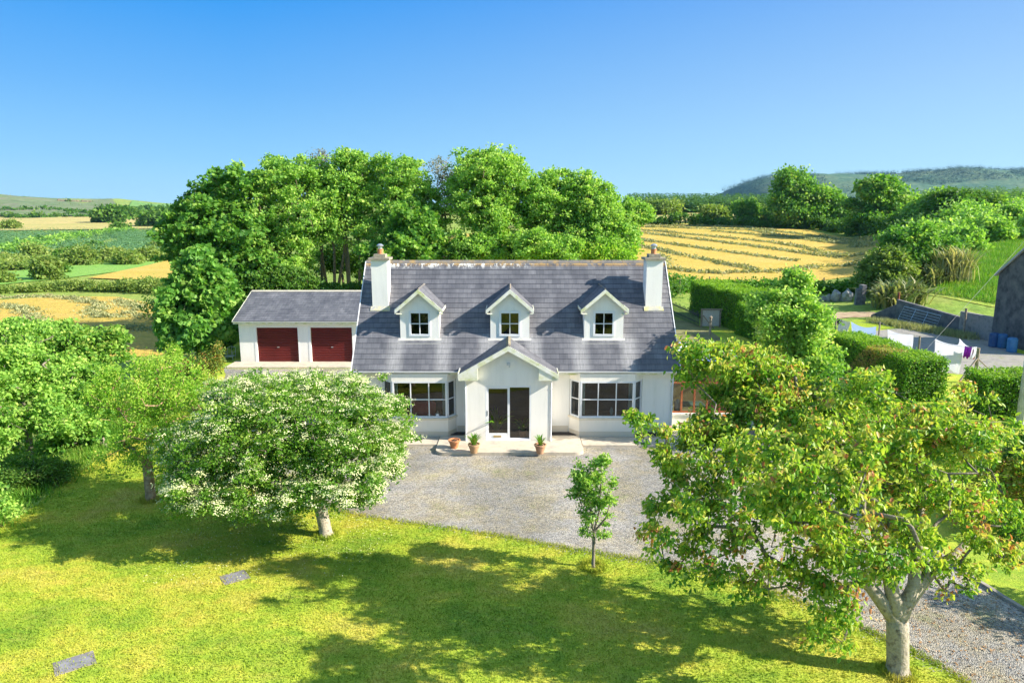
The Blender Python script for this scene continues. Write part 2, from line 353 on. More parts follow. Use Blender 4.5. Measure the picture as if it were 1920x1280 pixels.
def sheet(name, poly, m, off, grid=True, thick=0):
    from mathutils.geometry import tessellate_polygon
    bm = bmesh.new(); vs = [bm.verts.new((x, y, 0)) for x, y in poly]
    for t in tessellate_polygon([[Vector((x, y, 0)) for x, y in poly]]):
        a_, b_, c_ = (Vector((*poly[i], 0)) for i in t)
        if abs((b_-a_).cross(c_-a_).z) > 1e-6: bm.faces.new([vs[i] for i in t])
    if grid:
        x0, x1 = min(p[0] for p in poly), max(p[0] for p in poly); y0, y1 = min(p[1] for p in poly), max(p[1] for p in poly)
        for x in XS[(XS > x0) & (XS < x1)]: bmesh.ops.bisect_plane(bm, geom=bm.verts[:]+bm.edges[:]+bm.faces[:], plane_co=(x,0,0), plane_no=(1,0,0))
        for y in YS[(YS > y0) & (YS < y1)]: bmesh.ops.bisect_plane(bm, geom=bm.verts[:]+bm.edges[:]+bm.faces[:], plane_co=(0,y,0), plane_no=(0,1,0))
    for v in bm.verts: v.co.z = (h(v.co.x, v.co.y) if grid else 0) + off
    if thick:
        r = bmesh.ops.extrude_face_region(bm, geom=bm.faces[:])
        for v in [g for g in r['geom'] if isinstance(g, bmesh.types.BMVert)]: v.co.z -= thick
    bmesh.ops.recalc_face_normals(bm, faces=bm.faces)
    if not thick:
        for f in bm.faces:
            if f.normal.z < 0: f.normal_flip()
    me = bpy.data.meshes.new(name); bm.to_mesh(me); bm.free()
    return tag(link(name, me, m), kind='structure')
def smooth_poly(pts, n=6, jit=0, seed=1):
    rng = random.Random(seed); out = []
    for i in range(len(pts)-1):
        p0 = pts[max(i-1,0)]; p1 = pts[i]; p2 = pts[i+1]; p3 = pts[min(i+2,len(pts)-1)]
        for k in range(n):
            t = k/n
            q = [.5*((2*p1[a]) + (-p0[a]+p2[a])*t + (2*p0[a]-5*p1[a]+4*p2[a]-p3[a])*t*t + (-p0[a]+3*p1[a]-3*p2[a]+p3[a])*t**3) for a in (0,1)]
            out.append((q[0]+rng.uniform(-jit,jit), q[1]+rng.uniform(-jit,jit)))
    return out + [pts[-1]]
# lawn, gravel court and drive
lawn_left = smooth_poly([(-14.4,-25),(-14.5,5),(-14.6,18),(-15.1,24),(-15.3,31),(-17.2,37),(-19,44),(-19,47)], 5, .08)
lawn_poly = lawn_left + [(-17,52),(60,52),(60,-25)]
sheet('lawn', lawn_poly, LAWN, .004, grid=False)
edge_l = smooth_poly([(-16.6,38.4),(-15.6,36),(-14.4,31),(-13.4,26.5),(-11.6,22.8),(-8,20.6),(-4.6,19.0),(-.9,17.85),(2,16.75),(4.4,15.9),(6.2,14.8),(7.7,13.2),(8.7,11.5),(9.6,8),(10.2,-2),(10.6,-25)], 8, .03, 3)
edge_r = smooth_poly([(13.6,-25),(13,0),(12.3,9),(11.5,13.6),(11.2,16),(11.0,20),(11.4,24.2),(11.8,27)], 6, .03, 4)
court = edge_l + edge_r + [(6.6,27),(-6.2,27),(-6.4,38.4)]
sheet('gravel_drive', court, GRAVEL, .012, grid=False)
m = MB()
for a, b in zip(edge_r[14:-8], edge_r[15:-7]): m.bar((a[0]+.05,a[1],.03), (b[0]+.05,b[1],.03), .1, .12)
tag(m.build('kerb', mat('kerb_stone', (.22,.2,.17), (.38,.34,.28), 6, .9)), kind='structure')
# patio and garage apron (concrete, a step up)
def rounded(x0, x1, y0, y1, r):
    pts = []
    for cx, cy, a0 in ((x0+r, y0+r, 180), (x1-r, y0+r, 270)):
        for k in range(7): t = R(a0 + k*15); pts.append((cx+r*math.cos(t), cy+r*math.sin(t)))
    return pts + [(x1, y1), (x0, y1)]
m = MB(); m.prism([(-6.3,25.05),(-2.88,25.05),(-2.88,26.5),(-6.3,26.5)], 0, .10); m.prism(rounded(-2.85, 2.68, 24.05, 26.5, .35), 0, .13)
m.prism([(2.71,24.95),(7,24.95),(7,26.5),(2.71,26.5)], 0, .10)
tag(m.build('patio', CONC), kind='structure')
m = MB(); m.box(-16.6,-8.2,38.5,40.2,0,.09); tag(m.build('garage_apron', CONC), kind='structure')
YARD = mat('yard_chippings', (.17,.16,.145), (.30,.28,.25), 1.6, .9, .8, 25, c3=(.22,.23,.13), detail=8)
sheet('yard', smooth_poly([(21,39.5),(22,44),(24.5,49.5),(28,51.5),(31.5,52.5),(33.6,48),(33.6,41),(50,41),(50,34),(30,35.5),(24,37.6),(21,39.5)], 5, .1)[:-1], YARD, .010, grid=False)
EARTH = mat('shaded_track_earth', (.14,.11,.06), (.20,.20,.07), .8, .95, .5, 12, c3=(.25,.2,.12), detail=8)
sheet('track', [(8,33),(14.6,33),(14.8,44),(15.2,53),(14.2,57),(8.6,57),(8,44)], EARTH, .008, grid=False)
sheet('earth_path', smooth_poly([(27,57.2),(30,58.2),(33,58.6),(34,60.5),(31,61.2),(27.5,60.5),(27,57.2)], 4, .2)[:-1], mat('bare_earth', (.30,.20,.12), (.42,.33,.2), 1.2, .95, .5, 12), .05)
LG = field_material('bright_mown_grass', (.19,.33,.02), (.30,.40,.03), (.36,.42,.05), .2, 1.3, fine=6)
sheet('mown_lawn', smooth_poly([(25.8,52),(27,55.5),(33,58.5),(38,58),(48,55),(58,53),(58,44),(40,47.8),(33.7,48.2),(31.6,52.9),(28,51.8),(25.8,52)], 4, .1)[:-1], LG, .03)
# fields beyond
HAY = field_material('mown_hay_stubble', (.36,.32,.06), (.52,.37,.08), (.62,.41,.13), .06, .5, (1,2.2,1), 3)
hayR = [GT(*q) for q in [(1130,540),(1250,524),(1400,532),(1500,528),(1600,518),(1650,480),(1655,440),(1500,428),(1300,420),(1180,421),(1000,430),(860,440),(760,500),(840,560)]]
sheet('hay_field', [(p[0], p[1]) for p in hayR], HAY, .05)
hayL = [GT(*q) for q in [(-150,575),(0,563),(110,556),(220,557),(290,570),(345,600),(360,640),(300,668),(0,680),(-200,690)]]
sheet('hay_field', [(p[0], p[1]) for p in hayL], HAY, .05)
GREENF = field_material('green_silage_field', (.15,.32,.06), (.19,.37,.07), (.25,.38,.09), .02, .3, fine=2)
sheet('green_field', [GT(*q)[:2] for q in [(-300,535),(0,535),(120,523),(240,508),(318,490),(330,478),(160,496),(0,512),(-300,520)]], GREENF, .12)
sheet('hay_strip', [GT(*q)[:2] for q in [(165,523),(240,526),(330,524),(400,520),(400,470),(330,485),(250,505)]], HAY, .2)
FARB = field_material('far_bleached_meadow', (.30,.32,.09), (.45,.38,.14), (.55,.38,.18), .006, .05, (1,3,1), .4)
sheet('far_meadow', [GT(*q)[:2] for q in [(-500,432),(0,434),(150,432),(330,430),(420,428),(420,411),(260,408),(0,407),(-500,406)]], FARB, .5)
sheet('upper_meadow', [GT(*q)[:2] for q in [(1180,417),(1400,420),(1550,422),(1700,426),(1750,405),(1600,388),(1450,392),(1280,398),(1200,404)]], field_material('upper_meadow_grass', (.30,.34,.09), (.46,.40,.15), (.55,.40,.2), .02, .15, (1,2,1), 1), .15)
sheet('bank_grass', [GT(*q)[:2] for q in [(1690,545),(1745,555),(1860,578),(1990,585),(2050,500),(1990,440),(1880,430),(1790,470),(1720,510)]], field_material('long_bank_grass', (.15,.30,.03), (.26,.36,.05), (.42,.36,.12), .12, .8, fine=3), .06)

HEATH = field_material('heather_hillside', (.06,.13,.05), (.16,.22,.09), (.26,.18,.19), .02, .09, (1,2,1), .12)
def zone(s0, s1, y0, y1, jit, seed):
    r_ = random.Random(seed); ss = [s0+(s1-s0)*k/10 for k in range(11)]
    return [(s_*(y0+r_.uniform(-jit,jit)), y0+r_.uniform(-jit,jit)) for s_ in ss] + [(s_*(y1+r_.uniform(-jit,jit)), y1+r_.uniform(-jit,jit)) for s_ in ss[::-1]]
sheet('heather_hill', zone(-1.1,-.57,640,1500,12,1), HEATH, .9)
sheet('distant_green_field', zone(-.55,-.36,900,1500,15,2), field_material('distant_grass', (.12,.26,.07), (.16,.31,.08), (.2,.33,.1), .01, .04, fine=.1), .9)
sheet('distant_green_field', zone(-.56,-.38,640,850,8,3), field_material('distant_rough', (.14,.22,.08), (.2,.26,.1), (.27,.27,.13), .02, .08, fine=.2), .9)
# ---------------------------------------------------------------- foliage toolkit
LEAF4 = (np.array([(0,0,0),(.45,.34,.06),(1,0,-.04),(.45,-.34,.06)]), [(0,1,2),(0,2,3)])
LEAF6 = (np.array([(0,0,0),(.3,.25,.07),(.68,.2,.03),(1,0,-.13),(.68,-.2,.03),(.3,-.25,.07)]), [(0,1,2,3),(0,3,4,5)])
MAPLE = (np.array([(0,0,0),(.05,.42,0),(.45,.3,.05),(.62,.62,-.05),(1,0,-.06),(.62,-.62,-.05),(.45,-.3,.05),(.05,-.42,0)]), [(0,1,2),(0,2,3,4),(0,4,5,6),(0,6,7)])
BLADE3 = (np.array([(0,.09,0),(0,-.09,0),(1,0,.05)]), [(0,1,2)])
STRAP = (np.array([(0,.05,0),(0,-.05,0),(.5,-.05,.1),(.5,.05,.1),(.85,-.04,.02),(.85,.04,.02),(1.05,0,-.2)]), [(0,1,2,3),(3,2,4,5),(5,4,6)])
def unit(a): return a/np.maximum(np.linalg.norm(a, axis=1, keepdims=True), 1e-9)
def leaves(name, pos, size, axis_, nrm, tint, tmpl, m, parent=None, loc=None, label=None):
    T, F = tmpl; N = len(pos); k = len(T)
    ax = unit(axis_); side = unit(np.cross(nrm, ax)); up = np.cross(ax, side)
    S = np.asarray(size).reshape(-1,1,1)*np.ones((N,1,1))
    V = pos[:,None,:] + S*(T[None,:,0:1]*ax[:,None,:] + T[None,:,1:2]*side[:,None,:] + T[None,:,2:3]*up[:,None,:])
    V = V.reshape(-1,3)
    org = ORG[parent.name] if parent is not None else Vector(loc if loc is not None else (0,0,0))
    V = V - np.array(org)[None,:]
    me = bpy.data.meshes.new(name); me.vertices.add(N*k); me.vertices.foreach_set('co', V.astype(np.float32).ravel())
    lens = [len(f) for f in F]; nl = sum(lens)
    idx = np.concatenate([np.array(f) for f in F]); allidx = (np.arange(N)[:,None]*k + idx[None,:]).ravel()
    me.loops.add(N*nl); me.loops.foreach_set('vertex_index', allidx.astype(np.int32))
    starts = np.cumsum([0]+lens[:-1]); ls = (np.arange(N)[:,None]*nl + starts[None,:]).ravel()
    me.polygons.add(N*len(F)); me.polygons.foreach_set('loop_start', ls.astype(np.int32))
    me.update(calc_edges=True)
    at = me.attributes.new('tint', 'FLOAT', 'POINT'); at.data.foreach_set('value', np.repeat(np.clip(tint, 0, 1), k).astype(np.float32))
    me.materials.append(m); o = bpy.data.objects.new(name, me); C.objects.link(o)
    if parent is not None: o.parent = parent; ORG[o.name] = ORG[parent.name]
    else: o.location = org; ORG[o.name] = Vector(org)
    return o
def lobe_points(rng, lobes, n, shell=.55, zmin=None):
    vol = np.array([l[3]*l[4]*l[5] for l in lobes])**(2/3)*np.array([l[6] if len(l) > 6 else 1 for l in lobes]); vol /= vol.sum()
    pts = []
    for l, c in zip(lobes, rng.multinomial(n, vol)):
        if c == 0: continue
        d = unit(rng.normal(size=(c,3))); r = shell + (1-shell)*rng.random(c)**.6
        pts.append(np.array(l[:3]) + d*r[:,None]*np.array(l[3:6]))
    p = np.concatenate(pts)
    if zmin is not None: p = p[p[:,2] > zmin]
    return p
BARKD = {BARKP.name: BARKG}
def crown_points(rng, lobes, n, shell=.55, zmin=None, sub=.36):
    vol = np.array([l[3]*l[4]*l[5] for l in lobes])**(2/3)*np.array([l[6] if len(l) > 6 else 1 for l in lobes]); vol /= vol.sum(); pts = []
    for l, c in zip(lobes, rng.multinomial(n, vol)):
        if c == 0: continue
        m = max(5, int(c/8)); C0 = np.array(l[:3]); Rr = np.array(l[3:6]); d = unit(rng.normal(size=(m,3)))
        sc_ = C0 + d*Rr*(shell*.6 + (1.0-shell*.6)*rng.random(m)[:,None]**.7)*.88; sr = sub*(.6+.8*rng.random(m))[:,None]*Rr*np.array([1,1,.75])
        i = rng.integers(0, m, c); u = unit(rng.normal(size=(c,3)) + d[i]*.5 + np.array([0,0,.55])); pts.append(sc_[i] + u*sr[i]*(.55+.5*rng.random((c,1))))
    p = np.concatenate(pts); k = int(len(p)*.3); p[rng.choice(len(p), k, replace=False)] = lobe_points(rng, lobes, k+40, shell)[:k]
    cc = np.array([l[:3] for l in lobes]).mean(0); q = rng.choice(len(p), int(len(p)*.12), replace=False); p[q] += unit(p[q]-cc)*(np.array([l[3] for l in lobes]).mean()*.22*rng.random((len(q),1)))
    if zmin is not None: p = p[p[:,2] > zmin]
    return p
def skeleton(rng, base, heart, tips, trunk_r, bend=.15, forks=()):
    """nodes, parent, radius: a trunk from base to heart, every tip joined to the nearest branch."""
    base = np.array(base, float); heart = np.array(heart, float)
    nodes = [base]; par = [-1]; n = 7
    L0 = np.linalg.norm(heart-base)
    for k in range(1, n+1):
        t = k/n; q = base*(1-t) + heart*t + np.array([math.sin(t*3)*bend*L0*.12, math.cos(t*4)*bend*L0*.06-bend*L0*.06, 0]); nodes.append(q); par.append(len(nodes)-2)
    start = int(n*.45) if not forks else n
    paths = [list(range(n+1))]
    for fk in forks:
        pth = [max(1, n-1)]; 
        if fk[0][2] > nodes[n][2]+base[2]: pass
        j0 = int(np.argmin([np.linalg.norm(np.array(fk[0])-q) for q in nodes])); pth = [j0]
        for q in fk[1:] if len(paths) and np.linalg.norm(np.array(fk[0])-nodes[j0]) < .3 else fk: nodes.append(np.array(q, float)); par.append(pth[-1]); pth.append(len(nodes)-1)
        paths.append(pth)
    order = np.argsort(np.linalg.norm(tips-heart, axis=1))
    NA = np.zeros((len(tips)*7+60, 3)); NA[:len(nodes)] = nodes; cnt = len(nodes); par = par + [0]*(len(NA)-len(par)); tipn = []
    for i in order:
        p = tips[i]; A = NA[start:cnt]
        dv = p - A; d = np.linalg.norm(dv, axis=1)
        pen = d*(1 + .45*np.clip(-(dv[:,2]/np.maximum(d,1e-6)), 0, 1)) 
        j = int(np.argmin(pen)) + start; a = NA[j].copy(); D = np.linalg.norm(p-a)
        seg = max(1, min(5, int(D/(.35 if trunk_r < .2 else .5))))
        last = j; off = rng.normal(size=3)*D*.07; off[2] += D*.06
        for k in range(1, seg+1):
            t = k/seg; NA[cnt] = a*(1-t)+p*t + off*math.sin(math.pi*t); par[cnt] = last; last = cnt; cnt += 1
        tipn.append(last)
    w_ = np.zeros(cnt); 
    for t in tipn: w_[t] += 1
    for k in range(cnt-1, 0, -1): w_[par[k]] += w_[k]
    r = trunk_r*(np.maximum(w_, .6)/max(w_[0], 1))**.5
    r = np.maximum(r, .004)
    return NA[:cnt], par[:cnt], r, paths
def branch_mesh(name, NA, par, r, m, parent, minr=.0, flare=1.4, sides=5, paths=()):
    V = []; F = []; core = set()
    r = np.array(r)*1.0
    for pi, pth in enumerate(paths):
        core |= set(pth); pts = [NA[i] for i in pth]; rs = [float(r[i]) for i in pth]
        if pi == 0:
            rs[0] *= flare; rs = [max(q, rs[1]*(.84 if len(paths) > 1 else .5)) for q in rs]; rs[-1] *= (.35 if len(paths) > 1 else 1); pts = [pts[0], pts[0]*.7+pts[1]*.3] + pts[1:]; rs = [rs[0], rs[1]*1.08] + rs[1:]
        else: rs = [float(r[1])*q for q in np.linspace(.80, .2, len(rs))]; pts = [pts[0]*.55+pts[1]*.45-np.array([0,0,.0])] + pts[1:] if False else [pts[0]-np.array([0,0,.22])] + pts
        tb_ = MB(); tb_.tube([pts[0]-np.array([0,0,.12])]*(1 if pi == 0 else 0) + pts, ([rs[0]]*(1 if pi == 0 else 0)) + ([rs[0]*1.05] if len(pts) > len(rs) else []) + rs, 14, cap=True); i0 = len(V); V += tb_.v; F += [tuple(q+i0 for q in f) for f in tb_.f]
    me = bpy.data.meshes.new(name); me.from_pydata([tuple(v) for v in V], [], F); me.polygons.foreach_set('use_smooth', [True]*len(F)); link(name, me, m, parent); V = []; F = []
    for k in range(1, len(NA)):
        if r[k] < minr or k in core: continue
        a = Vector(NA[par[k]]); b = Vector(NA[k]); d = b-a
        if d.length < 1e-5: continue
        ra = min(r[par[k]], r[k]*1.3); rb = r[k]; n = 10 if r[k] > .09 else sides
        u = d.normalized(); ref = Vector((1,0,0)) if abs(u.x) < .8 else Vector((0,1,0)); s = u.cross(ref).normalized(); t = u.cross(s)
        i0 = len(V)
        for (c, rr) in ((a, ra*.75), (b + u*rb*.25, rb*.75)):
            for q in range(n):
                an = 2*math.pi*q/n; V.append(c + (s*math.cos(an)+t*math.sin(an))*rr)
        F += [(i0+q, i0+(q+1)%n, i0+n+(q+1)%n, i0+n+q) for q in range(n)]
        F.append(tuple(i0+n+q for q in range(n)))
    me = bpy.data.meshes.new('branches'); me.from_pydata(V, [], F); me.polygons.foreach_set('use_smooth', [True]*len(F))
    return link('branches', me, BARKD.get(m.name, m), parent)
def tree(name, label, cat, base, lobes, trunk_r, bark, lm, nclus=200, per=60, leaf=.1, clump=.35, tmpl=LEAF4, seed=1, group=None,
         shell=.5, heart=None, flat=.6, droop=.2, tb=(.5,.22), young=0, minr=0, bend=.15, forks=(), zmin=None, upbias=.6, szjit=.35, sub=.36):
    rng = np.random.default_rng(seed)
    root = empty(name, base, label, cat, group)
    lob = np.array([l[:6] for l in lobes]); cen = (lob[:,:3]*lob[:,3:4]).sum(0)/lob[:,3].sum()
    if heart is None: heart = (cen[0]*.6+base[0]*.4, cen[1]*.6+base[1]*.4, base[2]+(cen[2]-base[2])*.75)
    zm = base[2]+.15 if zmin is None else zmin
    tips = crown_points(rng, lobes, nclus, shell, zm, sub)
    inner = lobe_points(rng, lobes, max(6, nclus//9), .1, zm)
    alltips = np.concatenate([inner, tips])
    NA, par, r, paths = skeleton(rng, base, heart, alltips, trunk_r, bend, forks)
    tr = branch_mesh('trunk', NA, par, r, bark, root, minr=minr, paths=paths)
    N = len(tips)*per; ci = np.repeat(np.arange(len(tips)), per)
    cs = clump*(.6+.8*rng.random(len(tips)))
    off = unit(rng.normal(size=(N,3)))*(rng.random(N)**.55)[:,None]; off[:,2] *= flat
    pos = tips[ci] + off*cs[ci][:,None]; 
    pos[:,2] = np.maximum(pos[:,2], zm-.1)
    outward = unit(tips - np.array(heart))[ci]
    nrm = unit(rng.normal(size=(N,3))*.95 + np.array([0,0,upbias*.8]) + outward*.15 + off*.1)
    ax = unit(np.cross(nrm, rng.normal(size=(N,3))) + outward*.3 + np.array([0,0,-droop]))
    tip_t = rng.normal(size=len(tips))*tb[1]*.6
    zr = (pos[:,2]-lob[:,2].min())/max(np.ptp(lob[:,2])+1, .1)
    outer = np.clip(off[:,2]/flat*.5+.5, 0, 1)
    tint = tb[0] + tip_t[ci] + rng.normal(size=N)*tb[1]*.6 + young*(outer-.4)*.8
    sz = leaf*(1-szjit/2+szjit*rng.random(N)*1.2)
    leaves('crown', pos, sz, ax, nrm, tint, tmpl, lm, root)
    return root, tips, rng
def bush(name, label, cat, base, lobes, lm, bark=BARK, **k):
    k.setdefault('trunk_r', .07); tr = k.pop('trunk_r')
    return tree(name, label, cat, base, lobes, tr, bark, lm, **k)
g_ = lambda *c: tuple(c)
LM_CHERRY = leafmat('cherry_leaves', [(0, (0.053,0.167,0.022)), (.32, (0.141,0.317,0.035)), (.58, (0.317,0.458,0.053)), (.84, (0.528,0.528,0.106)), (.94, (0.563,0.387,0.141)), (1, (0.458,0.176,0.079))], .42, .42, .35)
LM_SYC = leafmat('sycamore_leaves', [(0, (0.040,0.141,0.022)), (.42, (0.123,0.299,0.040)), (.75, (0.255,0.440,0.070)), (1, (0.414,0.493,0.114))], .4)
LM_ASH = leafmat('ash_leaves', [(0, (0.072,0.204,0.036)), (.42, (0.215,0.419,0.066)), (.75, (0.408,0.592,0.113)), (1, (0.572,0.653,0.204))], .42)
LM_HAW = leafmat('whitebeam_leaves', [(0, (0.070,0.185,0.022)), (.5, (0.158,0.326,0.035)), (1, (0.352,0.458,0.088))], .45)
LM_WIL = leafmat('apple_leaves', [(0, (0.108,0.270,0.032)), (.5, (0.270,0.475,0.054)), (.85, (0.475,0.583,0.097)), (1, (0.605,0.518,0.151))], .5)
LM_MAP = leafmat('maple_leaves', [(0, (0.053,0.185,0.026)), (.5, (0.150,0.352,0.053)), (1, (0.334,0.493,0.106))], .42)
LM_DARK = leafmat('dark_bush_leaves', [(0, (0.040,0.114,0.016)), (.5, (0.088,0.211,0.026)), (1, (0.194,0.299,0.053))], .38)
LM_HEDGE = leafmat('hedge_leaves', [(0, (0.044,0.150,0.013)), (.5, (0.123,0.299,0.022)), (.85, (0.282,0.458,0.035)), (1, (0.396,0.317,0.088))], .4)
LM_OLIVE = leafmat('olive_bush_leaves', [(0, (0.097,0.176,0.035)), (.5, (0.220,0.317,0.062)), (1, (0.387,0.414,0.123))], .42)
LM_MTN = leafmat('mountain_needles', [(0, (.012,.05,.035)), (.5, (.03,.09,.06)), (1, (.06,.14,.08))], .15)
LM_BLUE = leafmat('plantation_needles', [(0, (0.088,0.202,0.106)), (.5, (0.150,0.308,0.141)), (1, (0.238,0.370,0.158))], .3)
LM_CON = leafmat('conifer_needles', [(0, (0.044,0.114,0.035)), (.5, (0.088,0.202,0.053)), (1, (0.158,0.282,0.070))], .3)
LM_TALL = leafmat('tall_grass', [(0, (0.070,0.211,0.018)), (.5, (0.141,0.317,0.031)), (1, (0.317,0.370,0.079))], .4)
LM_STRAW = leafmat('cut_hay_stalks', [(0, (.19,.22,.10)), (.5, (.33,.35,.16)), (1, (.52,.46,.23))], .3)
LM_FLAX = leafmat('flax_leaves', [(0, (0.088,0.150,0.053)), (.5, (0.211,0.264,0.106)), (1, (0.440,0.405,0.211))], .3)
LM_PETAL = leafmat('cream_blossom', [(0, (.66,.72,.32)), (1, (.90,.87,.55))], .25, tboost=1.0)
LM_RED = leafmat('russet_shrub_leaves', [(0, (0.079,0.176,0.026)), (.5, (0.220,0.290,0.044)), (.8, (0.396,0.220,0.053)), (1, (0.440,0.106,0.053))], .4)
LM_DEAD = leafmat('sparse_twig_leaves', [(0, (0.106,0.176,0.044)), (.5, (0.229,0.211,0.123)), (1, (0.308,0.264,0.220))], .3)

# ---------------------------------------------------------------- the house
HX0, HX1, WY, BY = -6.1, 6.42, 26.4, 32.6
HOUSE = empty('house', (0.15, 26.4, 0), 'white rendered dormer bungalow with grey slate roof and two white chimneys', 'house')
def slope_profile(y0, z0, y1, z1, n, step=.014, th=.12):
    dy, dz = (y1-y0)/n, (z1-z0)/n; l = math.hypot(dy, dz); ny_, nz_ = -abs(dz)/l*(1 if y1 > y0 else -1), abs(dy)/l
    top = []
    for i in range(n):
        top.append((y0+dy*i+ny_*step, z0+dz*i+nz_*step)); top.append((y0+dy*(i+1)+ny_*.002, z0+dz*(i+1)+nz_*.002))
    return top
front = slope_profile(26.0, 2.80, 29.5, 6.80, 22); back = slope_profile(33.0, 2.80, 29.5, 6.80, 22)[::-1]
prof_pts = front + back + [(33.0,2.72),(29.5,6.68),(26.0,2.72)]
def uv_main(co): return (co.x, (co.y-26.0)*1.5186 if co.y <= 29.5 else (33.0-co.y)*1.5186)
mb = MB()
x0, x1 = -6.26, 6.57; n = len(prof_pts)
mb.v = [(x0,y,z) for y,z in prof_pts] + [(x1,y,z) for y,z in prof_pts]
mb.f = [(i,(i+1)%n,(i+1)%n+n,i+n) for i in range(n)]
nf = len(front); nb = len(back)
for base_i, sign in ((0,1),):
    pass
# verge ends as quads between top profile and underside
def endcap(off):
    fs = []
    for i in range(nf-1): fs.append((i+off, i+1+off, n-2+off))
    for i in range(nf, nf+nb-1): fs.append((i+off, i+1+off, n-2+off))
    fs += [(0+off, n-2+off, n-1+off), (nf+nb-1+off, n-3+off, n-2+off), (nf-1+off, nf+off, n-2+off)]
    return fs
mb.f += endcap(0) + endcap(n)
roof = mb.build('roof', SLATE, HOUSE, uvf=uv_main)
mb = MB()
for k in range(28):
    a = x0 + (x1-x0)*k/28 + .006; b = x0 + (x1-x0)*(k+1)/28 - .006
    mb.prismx([(29.40,6.715),(29.5,6.84),(29.6,6.715),(29.6,6.685),(29.5,6.81),(29.40,6.685)], a, b)
mb.build('ridge_tiles', mat('ridge_concrete', (.13,.125,.12), (.19,.175,.16), 1.8, .9, c3=(.38,.25,.09), detail=8), HOUSE)
for x in (x0-.035, x1+.003):
    for ya, yb in ((26.0,29.5),(33.0,29.502)):
        mb = MB(); mb.bar((x+.016, ya, 2.74), (x+.016, yb, 6.74), .03, .15); mb.build('verge_board', UPVC, HOUSE)
# walls
mb = MB()
wt = .3
for a, b in ((HX0,-5.15),(-2.24,-1.74),(1.46,2.30),(5.19,HX1)): mb.box(a, b, WY, WY+wt, 0, 2.68)
mb.box(HX0, HX1, BY-.3, BY, 0, 2.75)
for a, b in ((HX0,HX0+.25),(HX1-.25,HX1)): mb.prismx([(WY+.302,0),(BY-.302,0),(BY-.302,3.0),(29.5,6.6),(WY+.302,3.1)], a, b)
mb.build('wall', WALL, HOUSE)
mb = MB(); mb.box(HX0+.26,HX1-.26,WY-.35,BY-.31,.05,.16); mb.box(-1.55,1.28,25.52,26.05,.05,.16); mb.build('interior_floor', ROOMF, HOUSE)
mb = MB(); mb.box(HX0+.26,HX1-.26,26.45,BY-.31,2.5,2.6); mb.box(-1.9,-1.8,WY+.31,BY-.35,.17,2.49); mb.box(1.5,1.6,WY+.31,BY-.35,.17,2.49); mb.box(HX0+.26,HX1-.26,29.4,29.5,.17,2.49); mb.build('interior_wall', mat('interior_paint',(.05,.055,.055),(.07,.075,.075),2,.9), HOUSE)
PLINTH = render_wall('plinth_render', (.70,.64,.53), (.5,.42,.3))
# plinth line
for a, b in ((HX0-.015,-5.2),(-2.2,-1.78),(1.5,2.26),(5.24,HX1+.015)):
    mb = MB(); mb.box(a, b, WY-.015, WY-.001, .1, .42); mb.build('plinth', PLINTH, HOUSE)
# fascia, soffit and gutter
for a, b in ((x0,-1.99),(1.71,x1)):
    mb = MB(); mb.box(a, b, 26.03, 26.06, 2.60, 2.775); mb.box(a, b, 26.061, 26.398, 2.60, 2.62); mb.build('fascia', FASCIA, HOUSE)
for a, b in ((x0-.02,-2.0),(1.72,x1+.02)):
    mb = MB()
    pr = [(25.99+.075*math.cos(R(t))-.045, 2.765+.075*math.sin(R(t))) for t in range(180, 361, 20)] + [(25.99+.055*math.cos(R(t))-.045, 2.765+.055*math.sin(R(t))) for t in range(360, 179, -20)]
    mb.prismx(pr, a, b); mb.build('gutter', GUTTER, HOUSE)
for px_, py_ in ((HX1-.04, 26.33), (1.5, 25.36), (-1.78, 25.36)):
    mb = MB(); mb.tube([(px_, py_, .05), (px_, py_, 2.66)], .035, 10); mb.box(px_-.05,px_+.05,py_-.03,py_+.05,1.2,1.24); mb.box(px_-.05,px_+.05,py_-.03,py_+.05,2.2,2.24)
    mb.build('downpipe', GUTTER, HOUSE)
def window(parent, a, b, z0, z1, cols, rows, fr=.06, mu=.035, name='window_frame', depth=.07, glass=GLASS):
    """frame with glazing bars along the plan segment a-b, and its panes as one sheet of glass"""
    ax, ay = a; bx, by = b; mbf = MB()
    def pt(t, z): return (ax+(bx-ax)*t, ay+(by-ay)*t, z)
    Lw = math.hypot(bx-ax, by-ay); f = fr/Lw/2; nrm_ = (-(by-ay)/Lw, (bx-ax)/Lw, 0)
    mbf.bar(pt(0, z0+fr/2), pt(1, z0+fr/2), depth, fr); mbf.bar(pt(0, z1-fr/2), pt(1, z1-fr/2), depth, fr)
    for t in (f, 1-f): mbf.bar(pt(t, z0+fr), pt(t, z1-fr), fr, depth, up=nrm_)
    for k in range(1, cols): t = k/cols; mbf.bar(pt(t, z0+fr), pt(t, z1-fr), mu, depth*.8, up=nrm_)
    for k in range(1, rows): z = z0+(z1-z0)*k/rows; mbf.bar(pt(2*f, z), pt(1-2*f, z), depth*.7, mu)
    o = mbf.build(name, UPVC, parent, bevel=.004)
    g = MB(); o1, o2 = .012, .018
    p = [pt(f, z0+fr*.5), pt(1-f, z0+fr*.5), pt(1-f, z1-fr*.5), pt(f, z1-fr*.5)]
    g.add([(q[0]+nrm_[0]*o1, q[1]+nrm_[1]*o1, q[2]) for q in p], [(0,1,2,3)])
    g.build('pane', glass, o if parent is HOUSE else parent)
    return o
